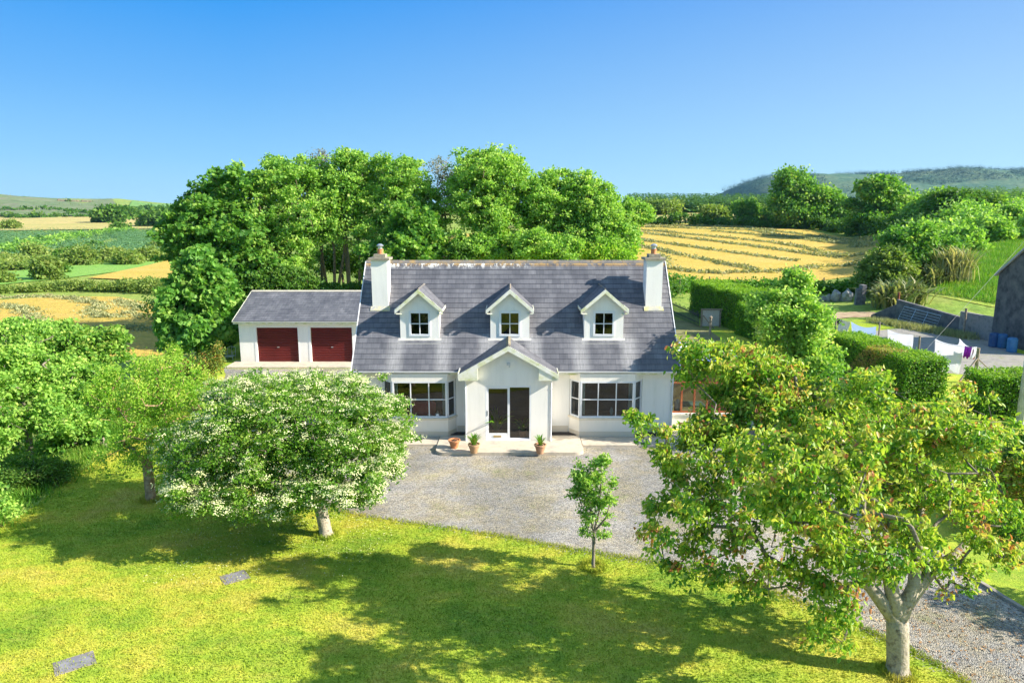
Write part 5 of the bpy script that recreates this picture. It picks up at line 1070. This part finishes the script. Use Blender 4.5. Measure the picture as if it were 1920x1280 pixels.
# clipped hedges
def hedge(label, a, b_, wid, hgt, seed, tb=.5, lm=LM_HEDGE, top_h=None, dens=520, leaf=.10, rag=.09, brown=0):
    a = np.array(a, float); b_ = np.array(b_, float); d = b_-a; Ln = np.linalg.norm(d); d /= Ln; sdv = np.array([-d[1], d[0]]); rng = np.random.default_rng(seed)
    z0 = h(*a); root = empty('clipped_hedge', (a[0], a[1], z0), label, 'hedge', 'clipped garden hedges')
    c = MB(); q = [a-sdv*(wid/2-.18)+d*.18, a+sdv*(wid/2-.18)+d*.18, b_+sdv*(wid/2-.18)-d*.18, b_-sdv*(wid/2-.18)-d*.18]
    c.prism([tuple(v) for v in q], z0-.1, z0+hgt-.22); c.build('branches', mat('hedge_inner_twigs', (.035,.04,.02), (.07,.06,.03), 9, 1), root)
    areas = np.array([Ln*hgt, Ln*hgt, wid*hgt, wid*hgt, Ln*wid]); n = (areas*dens).astype(int)
    P_ = []; Nn = []
    for f, k in enumerate(n):
        u = rng.random(k); v = rng.random(k); hh = hgt*(1 + .03*np.sin(u*Ln*1.7+seed))
        if f < 2:
            s_ = -1 if f == 0 else 1; xy = a + d*(u*Ln)[:,None] + sdv*(s_*wid/2*(1-.04*v))[:,None]; z = v*hh; nn = np.array([*(sdv*s_), .25])
        elif f < 4:
            e = 0 if f == 2 else Ln; xy = a + d*e + sdv*((u-.5)*wid)[:,None]; z = v*hgt; nn = np.array([*(d*(-1 if f == 2 else 1)), .25])
        else: xy = a + d*(u*Ln)[:,None] + sdv*((v-.5)*wid)[:,None]; z = hh; nn = np.array([0,0,1.])
        P_.append(np.column_stack([xy, z+z0])); Nn.append(np.tile(nn, (k,1)))
    P_ = np.concatenate(P_); Nn = np.concatenate(Nn); N = len(P_)
    lump = np.sin(P_[:,0]*2.3+seed)*np.sin(P_[:,1]*2.1)*np.sin(P_[:,2]*3+1)*.07
    P_ = P_ + Nn*(rng.normal(size=N)*rag*.6+lump-.03)[:,None] + rng.normal(size=(N,3))*.03
    nr = unit(Nn + rng.normal(size=(N,3))*.55); ax = unit(np.cross(nr, rng.normal(size=(N,3))))
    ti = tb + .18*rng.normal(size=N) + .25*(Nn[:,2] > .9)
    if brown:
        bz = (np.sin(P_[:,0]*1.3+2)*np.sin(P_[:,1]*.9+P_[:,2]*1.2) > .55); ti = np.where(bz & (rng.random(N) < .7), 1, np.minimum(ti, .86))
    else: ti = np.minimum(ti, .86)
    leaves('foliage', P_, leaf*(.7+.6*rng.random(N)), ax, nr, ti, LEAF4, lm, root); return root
hedge('tall clipped hedge block with bright top beside the slatted fence', (17.4,60.5), (18.6,51.3), 3.2, 2.9, 1, leaf=.13, dens=330)
hedge('smaller clipped hedge block just beyond the pale garden gate', (17.9,50.2), (18.6,45.8), 2.7, 2.3, 2, leaf=.12, dens=380)
hedge('long clipped hedge with brown patches in front of the washing line', (19.35,39.2), (19.6,31.4), 2.0, 2.05, 3, leaf=.10, dens=520, brown=1)
hedge('near clipped hedge beside the pole at the right edge', (20.5,29.4), (26.8,28.6), 1.8, 1.95, 4, leaf=.09, dens=600)
# flax and grasses on the bank
def flax(px, pyb, sz, label, seed, lm=LM_FLAX, n=420, name='flax_plant', cat='plant', stif=1.0, bw=.75):
    x, y, z = GT(px, pyb); root = empty(name, (x,y,z), label, cat); rng = np.random.default_rng(seed)
    a = rng.random(n)*2*math.pi; lean = rng.random(n)*1.3*stif; cx = rng.normal(size=n)*sz*.25; cy = rng.normal(size=n)*sz*.2
    pos = np.stack([x+cx, y+cy, np.full(n, z)], 1); ax = np.stack([np.cos(a)*lean, np.sin(a)*lean, np.full(n,1.)], 1); nr = np.stack([-np.cos(a), -np.sin(a), lean+.3], 1)
    leaves('leaf_blades', pos, sz*(.6+.6*rng.random(n)), ax, nr, .5+.28*rng.normal(size=n), (STRAP[0]*np.array([1,bw,1]), STRAP[1]), lm, root)
flax(1672,578,2.4,'silvery arching flax clump left of the red iron post', 1); flax(1703,572,2.2,'striped flax clump directly behind the red iron post', 2)
flax(1748,535,1.9,'smaller flax clump on the bank beside the tall brown grass', 3); flax(1650,560,1.4,'low flax tuft under the dark bush', 4)
flax(1786,528,3.2,'tall brown reed grass clump on the bank', 5, lm=LM_STRAW, n=420, name='reed_clump', stif=.55, bw=.4)
# shrubs and trees up the right bank and across the far field edge
FB = 'bushes along the right bank'
def fb(px, pyb, lobes, label, lm, seed, name='field_bush', cat='bush', group=FB, dist=None, **kk):
    x, y, z = GT(px, pyb)
    if group == 'trees along the far edge of the hay field' and not dist and lobes[0][2] > 18: y += 8; x = (px-960)/FPX*y*1.01; z = h(x, y)
    if dist: y = dist; x = (px-960)/FPX*dist; z = h(x, y)
    lb_ = [L(l[0], l[1], y+ (l[4] if len(l) > 4 else 0), l[2], l[3]) for l in lobes]; s_ = y/55
    o = dict(nclus=int(240), per=60, leaf=.30*max(1, s_**.75), clump=.62*s_, shell=.55, flat=.65, seed=seed, trunk_r=.15*s_, minr=.02*s_); o.update(kk); t_ = o.pop('trunk_r')
    return tree(name, label, cat, (x, y, z-.1), lb_, t_, BARK, lm, group=group, **o)
fb(1660,548,[(1665,508,42,38),(1640,530,28,22),(1690,530,30,20)], 'round dark bush at the near corner of the hay field', LM_OLIVE, 201, tb=(.35,.25), per=80)
fb(1712,520,[(1710,462,50,42),(1690,490,42,35),(1745,480,40,38),(1725,505,40,25)], 'large leafy bush at the right corner of the hay field', LM_SYC, 202, nclus=380)
fb(1790,470,[(1790,452,35,22),(1760,470,30,20),(1815,465,28,18)], 'mid green bush on the bank right of the large leafy bush', LM_ASH, 203)
fb(1850,450,[(1850,432,40,24),(1820,445,28,18),(1880,440,28,20)], 'bright bush higher on the right bank', LM_ASH, 204)
fb(1905,430,[(1905,415,40,26),(1930,430,30,25)], 'bright bush on the bank at the right edge', LM_ASH, 205)
fb(1960,450,[(1960,430,40,30)], 'bank bush beyond the right edge of the frame', LM_ASH, 206, nclus=90)
EG = 'trees along the far edge of the hay field'
fb(1500,431,[(1485,350,32,32),(1475,385,35,28),(1530,385,48,35),(1500,400,50,28),(1555,395,32,28),(1460,375,22,25),(1510,365,30,22)], 'big round tree standing on the far edge of the hay field', LM_SYC, 207, name='field_tree', cat='tree', group=EG, nclus=560, tb=(.55,.22), leaf=.75)
fb(1650,437,[(1650,355,34,22),(1620,380,26,22),(1675,385,38,32),(1640,405,42,25),(1695,400,26,26)], 'ragged ivy clad tree right of the big round tree', LM_SYC, 208, name='field_tree', cat='tree', group=EG, nclus=330, shell=.35, tb=(.55,.25), leaf=.7)
fb(1810,432,[(1810,385,52,20),(1780,375,28,18),(1850,390,32,18),(1800,410,40,14)], 'flat topped dark hawthorn on the ridge above the bank', LM_DARK, 209, name='field_tree', cat='tree', group=EG, nclus=330, dist=120)
fb(1398,422,[(1398,400,16,22),(1400,388,11,12)], 'narrow upright bush on the far field edge', LM_SYC, 210, group=EG, nclus=120)
fb(1340,421,[(1342,406,20,14),(1325,400,10,10)], 'low rounded bush on the far field edge, left of the upright one', LM_OLIVE, 211, group=EG, nclus=110)
fb(1440,424,[(1440,408,25,14)], 'brownish low bush left of the big round tree', LM_OLIVE, 212, group=EG, nclus=110)
fb(1240,405,[(1235,392,28,12),(1265,390,16,10)], 'brown green bush by the conifers at the row end', LM_OLIVE, 213, group=EG, nclus=120, tb=(.3,.2))
fb(1585,432,[(1590,415,24,16)], 'low shaded bush between the two field edge trees', LM_DARK, 214, group=EG, nclus=120)
fb(1720,425,[(1722,405,26,18)], 'low bush right of the ivy clad tree', LM_ASH, 215, group=EG, nclus=120)
fb(1760,415,[(1762,380,22,18)], 'small pale tree behind the flat topped hawthorn', LM_ASH, 216, group=EG, nclus=120)
fb(1655,400,[(1660,385,30,12)], 'far hedge bush behind the ivy clad tree', LM_ASH, 217, group=EG, nclus=90, dist=230)
# left fields
LG2 = 'bushes in the left fields'
fb(88,524,[(86,505,18,16),(92,517,13,12)], 'wind leaning dark bush alone in the left green field', LM_OLIVE, 221, group=LG2, nclus=130, tb=(.35,.2))
fb(152,497,[(152,482,17,15)], 'rounded bush by the left field hedge', LM_OLIVE, 222, group=LG2, nclus=120, tb=(.4,.2))
fb(120,490,[(120,482,12,8)], 'low dark bush left of the rounded bush in the left fields', LM_DARK, 223, group=LG2, nclus=60)
fb(205,490,[(205,480,20,10)], 'wide low bush in the middle of the left fields', LM_OLIVE, 224, group=LG2, nclus=90)
fb(240,496,[(238,486,16,10),(250,490,10,8)], 'slanting bush at the right of the left green field', LM_OLIVE, 225, group=LG2, nclus=90)
fb(270,490,[(275,480,18,9)], 'small gorse bush near the maple in the left fields', LM_OLIVE, 226, group=LG2, nclus=70)
fb(40,505,[(40,500,30,9)], 'long low bush at the left edge of the green field', LM_OLIVE, 227, group=LG2, nclus=90)
fb(10,500,[(10,492,22,12)], 'grey green bush at the left edge of the photo, beyond the field', LM_OLIVE, 228, group=LG2, nclus=80)
for k_, (px_, py_, w_, lab_) in enumerate(((20,430,9,'small round bush on the lower edge of the far meadow, nearest the left border'),(225,432,7,'small dark bush on the lower edge of the far meadow, left of the maple'),(60,478,12,'bushy clump below the plantation at the left'),(178,470,9,'single dark bush inside the edge of the plantation'),(300,470,10,'bush above the golden strip beside the maple'),(110,512,9,'low bush at the top of the green field'),(5,530,14,'bush on the left border beside the green field'))):
    fb(px_, py_, [(px_, py_-w_*.6, w_, w_*.7)], lab_, (LM_OLIVE, LM_DARK)[k_ % 2], 260+k_, group=LG2, nclus=40, per=40)
fb(203,416,[(204,405,17,10)], 'round dark tree on the far left meadow', LM_DARK, 229, group=LG2, nclus=90, leaf=2.2, dist=430)
fb(232,407,[(232,402,10,5)], 'small far tree right of the round dark tree', LM_DARK, 230, group=LG2, nclus=50, leaf=2.2, dist=520)
fb(285,434,[(282,420,16,12),(300,410,24,12),(310,425,14,10)], 'far clump of trees left of the tall row', LM_DARK, 231, group=LG2, nclus=150, leaf=2.0, dist=380)
fb(255,408,[(252,403,9,4)], 'small far tree in the left distance, near the clump', LM_DARK, 232, group=LG2, nclus=40, leaf=2.2, dist=540)
for k_, (px_, w_, lab_) in enumerate(((128,7,'larger lone tree on the far left skyline'),(149,3,'tiny lone tree right of the larger one on the left skyline'),(172,3,'rightmost tiny tree on the far left skyline'))):
    fb(px_, 386, [(px_, 381-w_*.3, w_*.8, w_*.5)], lab_, LM_DARK, 240+k_, name='skyline_tree', cat='tree', group=LG2, nclus=14, per=20, leaf=2.2, clump=3, dist=1080)
# wild hedgerows as masses of growth
def hedgerow(name, label, pts, hgt, wid, lm, seed, n, leaf, tb=(.45,.22), cat='hedgerow'):
    rng = np.random.default_rng(seed); W = [GT(*p) for p in pts]; seg = [np.hypot(W[i+1][0]-W[i][0], W[i+1][1]-W[i][1]) for i in range(len(W)-1)]; pr = np.array(seg)/sum(seg)
    si = rng.choice(len(seg), n//30, p=pr); t = rng.random(len(si)); A = np.array(W); c = A[si]*(1-t)[:,None] + A[si+1]*t[:,None]
    c[:,:2] += rng.normal(size=(len(c),2))*wid*.4; c[:,2] = H(c[:,0], c[:,1]); hl = hgt*(.55+.45*np.sin(c[:,0]*.35+seed)*np.sin(c[:,0]*.11)+.3*rng.random(len(c))); hl = np.maximum(hl, .3*hgt)
    c[:,2] += hl*rng.random(len(c))**.6
    ci = np.repeat(np.arange(len(c)), 30); N = len(ci); off = rng.normal(size=(N,3))*np.array([1,1,.6])*hgt*.22; pos = c[ci]+off
    nr = unit(rng.normal(size=(N,3))*.8+np.array([0,0,.6])); ax = unit(np.cross(nr, rng.normal(size=(N,3))))
    ti = tb[0] + rng.normal(size=len(c))[ci]*tb[1]*.7 + rng.normal(size=N)*tb[1]*.6
    o = leaves(name, pos, leaf*(.6+.8*rng.random(N)), ax, nr, ti, LEAF4, lm, None, loc=tuple(W[0])); return tag(o, label, cat)
hedgerow('hedgerow', 'low scrubby hedgerow across the left beyond the nearer hay field', [(-250,552),(0,550),(120,545),(240,547),(330,552),(420,556)], 1.6, 2.2, LM_OLIVE, 301, 24000, .28)
hedgerow('hedgerow', 'gorse and scrub line below the young plantation on the left', [(-250,508),(0,505),(100,498),(200,493),(330,487),(450,480)], 2.2, 7, LM_OLIVE, 302, 13000, .55)
hedgerow('hedgerow', 'dark hedge line at the far edge of the right hay field', [(1180,420),(1300,422),(1420,426),(1550,431),(1650,437),(1720,436)], 2.4, 2, LM_DARK, 303, 20000, .6, tb=(.4,.2))
hedgerow('hedgerow', 'green growth along the near edge of the hay field by the fence posts', [(1250,548),(1330,545),(1400,548),(1480,550),(1560,548),(1640,545)], 1.7, 1.6, LM_TALL, 304, 16000, .3, tb=(.35,.22))
hedgerow('hedgerow', 'leafy growth on the right bank top running up to the skyline', [(1720,470),(1790,440),(1860,415),(1960,400)], 3.2, 4, LM_ASH, 305, 16000, .5)
hedgerow('hedgerow', 'scrub under the dark hawthorn on the bank', [(1740,430),(1800,430),(1880,420),(1960,410)], 2.2, 4, LM_DARK, 306, 9000, .5)
hedgerow('hedgerow', 'far hedge at the top of the left bleached meadow', [(-200,408),(0,408),(140,408),(230,407),(420,410)], 5, 8, LM_DARK, 307, 6000, 1.8)
hedgerow('hedgerow', 'broken hedge line running between the two distant green fields on the left', [(190,396),(260,394),(330,395)], 5, 10, LM_DARK, 309, 3000, 2.0)
hedgerow('hedgerow', 'scrubby line rising over the heather hill on the left', [(-100,392),(0,396),(110,394),(180,401)], 4, 14, LM_DARK, 310, 4000, 2.0)
hedgerow('hedgerow', 'pale scrub between the two blocks of young conifers on the left', [(-60,480),(20,472),(90,458),(160,445),(240,437)], 2.5, 7, LM_ASH, 311, 12000, .8)
hedgerow('hedgerow', 'shady growth behind the garage and house', [(300,600),(420,610),(560,590),(700,560),(900,540),(1100,535),(1260,560)], 2.2, 3, LM_DARK, 308, 30000, .25)
# long grass on the left bank edge and under walls
def grass(name, label, pts_fn, n, hgt, lm, seed, wid=1.0):
    rng = np.random.default_rng(seed); xy = pts_fn(rng, n); z = H(xy[:,0], xy[:,1]); pos = np.column_stack([xy, z]); N = len(pos)
    ax = unit(rng.normal(size=(N,3))*.35+np.array([0,0,1])); nr = unit(np.cross(ax, rng.normal(size=(N,3))))
    t = .5 + .22*rng.normal(size=N) + .2*np.sin(xy[:,0]*1.1)*np.sin(xy[:,1]*.9)
    T = (BLADE3[0]*np.array([1,wid,1]), BLADE3[1])
    o = leaves(name, pos, hgt*(.5+.8*rng.random(N)), ax, nr, t, T, lm); return tag(o, label, 'grass', kind='stuff')
def strip(poly, w_):
    P_ = np.array(poly)
    def f(rng, n):
        i = rng.integers(0, len(P_)-1, n); t = rng.random((n,1)); q = P_[i]*(1-t)+P_[i+1]*t; return q + rng.normal(size=(n,2))*w_
    return f
grass('long_grass', 'long uncut grass along the left lawn edge', strip([(-15.3,8),(-15.5,14),(-15.6,18),(-16.1,24),(-16.3,31),(-18.0,37)], .5), 26000, .35, LM_TALL, 401, .7)
grass('long_grass', 'rough grass on the slope below the left bank', strip([(-17,8),(-17.4,16),(-17.8,24),(-18.5,31),(-20,37)], 1.0), 20000, .4, LM_TALL, 402, .7)
grass('weeds', 'seeding weeds along the foot of the yard wall', strip([(29.8,55.5),(31.5,51.5),(32.8,48)], .35), 5000, .5, LM_STRAW, 403, .5)
def inpoly(poly):
    P_ = np.array(poly); x0, y0 = P_.min(0); x1, y1 = P_.max(0)
    def f(rng, n):
        out = np.zeros((0,2))
        while len(out) < n:
            q = np.column_stack([rng.uniform(x0,x1,n), rng.uniform(y0,y1,n)]); ins = np.zeros(n, bool); j = len(P_)-1
            for i in range(len(P_)):
                c1 = (P_[i,1] > q[:,1]) != (P_[j,1] > q[:,1]); xx = (P_[j,0]-P_[i,0])*(q[:,1]-P_[i,1])/(P_[j,1]-P_[i,1]+1e-12)+P_[i,0]; ins ^= c1 & (q[:,0] < xx); j = i
            out = np.concatenate([out, q[ins]])
        return out[:n]
    return f
grass('bank_long_grass', 'long grass on the bank left of the barn', inpoly([GT(*q)[:2] for q in [(1750,552),(1860,572),(1990,580),(2050,500),(1960,440),(1860,460),(1780,500)]]), 40000, .55, LM_TALL, 404, .7)
# short turf blades over the near lawn
rng = np.random.default_rng(9); lawn_near = lawn_left[:26] + [(-6,20.2),(-4.6,18.9),(-.9,17.75),(2,16.65),(4.4,15.8),(6.2,14.7),(7.6,13.1),(8.6,11.4),(9,8.5),(-14.2,8.5)]
q = inpoly([p for p in lawn_near if p[1] > 8 or p[0] > -14.5])(rng, 300000); q = q[(q[:,1] > 8.3)]
N = len(q); pos = np.column_stack([q, np.full(N,.002)]); ax = unit(rng.normal(size=(N,3))*.55+np.array([0,0,1])); nr = unit(np.cross(ax, rng.normal(size=(N,3))))
o = leaves('turf', pos, .028+.03*rng.random(N)**2, ax, nr, rng.random(N), (BLADE3[0]*np.array([1,3.2,1]), BLADE3[1]), BLADE); tag(o, 'short mown turf blades of the front lawn', 'grass', kind='stuff')
grass('edge_grass', 'ragged tufts of grass along the lawn edge by the gravel', strip(edge_l[22:], .075), 14000, .08, BLADE, 405, 1.3)
for k_, (bx_, by_) in enumerate(((cb[0], cb[1]), (bb[0], bb[1]), (lb[0], lb[1]), (sb[0], sb[1]))):
    a_ = [(bx_+math.cos(t)*.27, by_+math.sin(t)*.27) for t in np.linspace(0, 6.283, 13)]
    grass('trunk_grass', 'longer grass left round a tree trunk', strip(a_, .05), 700, .13, BLADE, 410+k_, 1.0)
def litter(name, label, fn, n, size, lm, seed, kind='leaf litter'):
    r_ = np.random.default_rng(seed); xy = fn(r_, n); pos = np.column_stack([xy, np.full(n, .022)+.01*r_.random(n)]); nr = unit(r_.normal(size=(n,3))*.25+np.array([0,0,1])); ax = unit(np.cross(nr, r_.normal(size=(n,3))))
    o = leaves(name, pos, size*(.5+r_.random(n)), ax, nr, .75+.2*r_.normal(size=n), LEAF4, lm); return tag(o, label, kind, kind='stuff')
litter('fallen_leaves', 'brown fallen leaves scattered on the drive under the cherry', inpoly([(4.8,15.4),(7.8,13),(9,11),(11.8,11.5),(11.3,16),(9,17.5)]), 1500, .05, leafmat('fallen_leaf', [(0,(.2,.12,.06)),(1,(.42,.24,.1))], .1), 601)
litter('fallen_petals', 'pale petals fallen on the lawn below the flowering tree', inpoly([(-9,15),(-4,15.4),(-3.2,18),(-6,19.6),(-9.5,18)]), 900, .03, LM_PETAL, 602, 'petals')
litter('loose_stones', 'loose grey stones spilled on the lawn edge from the drive', strip([(p_[0]-.02, p_[1]-.02) for p_ in edge_l[20:]], .13), 3500, .035, leafmat('stray_stone', [(0,(.12,.115,.11)),(1,(.33,.31,.28))], 0), 603, 'stones')
grass('gravel_weeds', 'small weeds growing thinly through the gravel court', inpoly([(-8,21.5),(-3,19),(3,17.2),(8,16),(10.5,20),(10,24),(3,23.5),(-6,24)]), 2600, .05, LM_TALL, 604, 1.2)
# cut hay lying in swaths
def swaths(name, label, lines, wid, hgt, n, leaf, seed, off=0):
    rng = np.random.default_rng(seed); W = []
    for ln in lines:
        a = [GT(*p) for p in ln[:-1]] if isinstance(ln[-1], (int, float)) else [GT(*p) for p in ln]; W.append(np.array(a))
    segs = [(w_[i], w_[i+1]) for w_ in W for i in range(len(w_)-1)]; le = np.array([np.linalg.norm(b[:2]-a[:2]) for a, b in segs]); si = rng.choice(len(segs), n, p=le/le.sum()); t = rng.random(n)
    A = np.array([s[0] for s in segs]); B = np.array([s[1] for s in segs]); c = A[si]*(1-t)[:,None]+B[si]*t[:,None]; d = unit(B-A)[si]; sd = np.column_stack([-d[:,1], d[:,0]])
    lat = rng.normal(size=n)*wid*.36; wob = np.sin(c[:,0]*.5+c[:,1]*.3)*wid*.25 + np.sin(c[:,0]*1.7)*wid*.12; c[:,:2] += sd*(lat+wob)[:,None]
    gap = (np.sin(c[:,0]*.9+c[:,1]*1.3+si)*np.sin(c[:,0]*.37) < .75); c = c[gap]; lat = lat[gap]; m_ = len(c)
    c[:,2] = H(c[:,0], c[:,1]) + .06 + hgt*np.exp(-(lat/wid/.4)**2)*(rng.random(m_)**.7)*(.6+.5*np.sin(c[:,0]*2.1+c[:,1]))
    nr = unit(rng.normal(size=(m_,3))*.7+np.array([0,0,.6])); ax = unit(np.cross(nr, rng.normal(size=(m_,3))))
    o = leaves(name, c, leaf*(.5+rng.random(m_)), ax, nr, .45+.25*rng.normal(size=m_), (LEAF4[0]*np.array([1,.8,1]), LEAF4[1]), LM_STRAW); return tag(o, label, 'cut hay', kind='stuff')
swaths('cut_hay', 'long rows of cut hay across the right hay field', [[(1150,455),(1203,463),(1300,482),(1411,507)],[(1000,425),(1199,450),(1350,470),(1496,490)],[(900,425),(1203,437),(1400,460),(1585,482)],[(1000,424),(1230,434),(1450,455),(1646,473)],[(1334,434),(1480,446),(1573,453),(1650,460)],[(1195,426),(1400,432),(1654,447)],[(1195,423),(1400,427),(1654,440)],
  [(1249,505),(1330,513),(1450,511),(1550,500),(1635,488)],[(1235,480),(1249,500)],[(980,470),(1100,490),(1235,512)],[(760,440),(900,455),(1000,470),(1150,500)]], 1.7, .36, 52000, .38, 501)
swaths('cut_hay', 'curving rows of cut hay in the nearer left hay field', [[(-100,560),(0,560),(80,557),(150,560),(185,572),(182,590),(195,597)],[(0,574),(40,582),(60,600),(72,625)],[(195,596),(230,594),(290,598),(330,600)],[(220,565),(250,580),(235,590)],[(180,620),(260,618),(330,625)]], 1.7, .3, 15000, .24, 502)
# conifers
def conifers(name, label, pos, hts, lm, seed, blades=46, tb=.45):
    rng = np.random.default_rng(seed); n = len(pos); ci = np.repeat(np.arange(n), blades); N = len(ci); t = rng.random(N)**.9; hh = hts[ci]; a = rng.random(N)*6.283; rad = hh*.33*(1-t)+.04*hh
    c = np.array(pos)[ci]; p = c + np.column_stack([np.cos(a)*rad*.35, np.sin(a)*rad*.35, t*hh]); ax = np.column_stack([np.cos(a), np.sin(a), -.25+.9*t**3]); nr = np.column_stack([-np.cos(a)*.3, -np.sin(a)*.3, np.ones(N)])+rng.normal(size=(N,3))*.3
    o = leaves(name, p, np.maximum(rad*1.1, hh*.10), ax, nr, tb+rng.normal(size=n)[ci]*.15+rng.normal(size=N)*.15, (LEAF4[0]*np.array([1,1.1,1]), LEAF4[1]), lm); return tag(o, label, 'conifers', kind='stuff')
def region(poly_px, n, seed):
    rng = np.random.default_rng(seed); f = inpoly([GT(*p)[:2] for p in poly_px]); q = f(rng, n); return np.column_stack([q, H(q[:,0], q[:,1])])
def wood(s0, s1, y0, y1, n, seed):
    r_ = np.random.default_rng(seed); Y = r_.uniform(y0, y1, n); X = Y*r_.uniform(s0, s1, n); return np.column_stack([X, Y, H(X, Y)])
rng = np.random.default_rng(77)
ps = region([(-250,478),(0,478),(110,470),(230,445),(160,436),(0,437),(-250,440)], 3200, 61); conifers('young_conifer_plantation', 'young blue green conifer plantation on the far left', ps, 1.9+1.1*rng.random(len(ps)), LM_BLUE, 62, 14)
ps = region([(130,482),(330,478),(420,470),(420,440),(300,434),(190,438),(230,450)], 2800, 63); conifers('young_conifer_plantation', 'young blue green conifer plantation beside the maple', ps, 1.9+1.1*rng.random(len(ps)), LM_BLUE, 64, 14)
ps = wood(.165,.47,245,330,1500,65); conifers('conifer_wood', 'dark conifer wood on the skyline right of the tall row', ps, 4.2+2.4*rng.random(len(ps)), LM_CON, 66, 34)
ps = wood(.45,.9,230,330,1500,67); conifers('conifer_wood', 'pale conifer wood below the mountain at the right', ps, 2.8+2*rng.random(len(ps)), LM_CON, 68, 34, .8)
# wooded mountain at the right
def mtop(px): return np.interp(px, [1250,1365,1400,1440,1500,1560,1640,1700,1760,1840,1920,2050,2300,2700,3200], [400,360,346,337,332,327,324,321,319,322,322,325,330,350,385])
MX = np.linspace(300, 3300, 150); MY = np.linspace(1500, 3000, 60); V = []
from mathutils import noise as mn
for y in MY:
    for x in MX:
        px = 960 + x/2100*FPX; a = PITCH + math.atan((float(mtop(px))-640)/FPX); zt_ = CAMH - 2100*math.tan(a)
        if px < 1365: zt_ = min(zt_, 5)
        f = math.exp(-((y-2100)/ (380 if y < 2100 else 700))**2); nz = mn.fractal(Vector((x*.004, y*.004, 3)), .8, 2.1, 6)
        V.append((x, y, 2 + max(zt_, -30)*f*(1 + .06*nz) + 5*nz*f - 8*(1-f)))
nxm = len(MX); F = [(j*nxm+i, j*nxm+i+1, (j+1)*nxm+i+1, (j+1)*nxm+i) for j in range(len(MY)-1) for i in range(nxm-1)]
me = bpy.data.meshes.new('mountain'); me.from_pydata(V, [], F); me.polygons.foreach_set('use_smooth', [True]*len(F))
MTM = field_material('mountain_heath', (.025,.085,.05), (.07,.14,.075), (.15,.18,.09), .004, .02, fine=.08)
tag(link('mountain', me, MTM), kind='structure')
VA = np.array(V); rng = np.random.default_rng(5); sel = rng.integers(0, len(VA), 90000); pm = VA[sel] + rng.normal(size=(90000,3))*np.array([12,12,0]); 
msk = np.array([mn.fractal(Vector((p[0]*.0035+7, p[1]*.0035, 1)), .8, 2, 4) for p in pm]); pm = pm[(msk > -.10) & (pm[:,1] < 2250) & (VA[sel][:,2] > 8)][:26000]
conifers('mountain_forest', 'dark forest patches on the distant mountain', pm, 8+5*rng.random(len(pm)), LM_MTN, 69, 12, .5)
# heathery hill on the far left: scattered scrub
r_ = np.random.default_rng(70); Yh = r_.uniform(640,1500,2600); Xh = Yh*r_.uniform(-1.0,-.36,2600); kk = np.sin(Xh*.011+1)*np.sin(Yh*.017+Xh*.004) + .35*r_.normal(size=2600) > .25; Xh, Yh = Xh[kk], Yh[kk]
ps = np.column_stack([Xh, Yh, H(Xh, Yh)]); N = len(ps)
hs = 2.5+4*r_.random(N)**2
conifers('hill_scrub', 'scattered scrub on the distant left hills', ps, hs, LM_OLIVE, 71, 12)

# ---------------------------------------------------------------- summer haze
b = MB(); b.box(-5600, 5600, -5200, 6200, min(float(HZ.min()), 0)-1.5, 190); hz = b.build('haze', None); tag(hz, 'thin blue summer haze over the distance', 'haze', kind='stuff')
hm = bpy.data.materials.new('haze'); hm.use_nodes = True; t = hm.node_tree; t.nodes.remove(t.nodes['Principled BSDF'])
pv = t.nodes.new('ShaderNodeVolumePrincipled'); pv.inputs['Color'].default_value = (.34,.62,1,1); pv.inputs['Density'].default_value = .00006; pv.inputs['Anisotropy'].default_value = .2
t.links.new(pv.outputs[0], t.nodes['Material Output'].inputs['Volume']); hz.data.materials.append(hm)
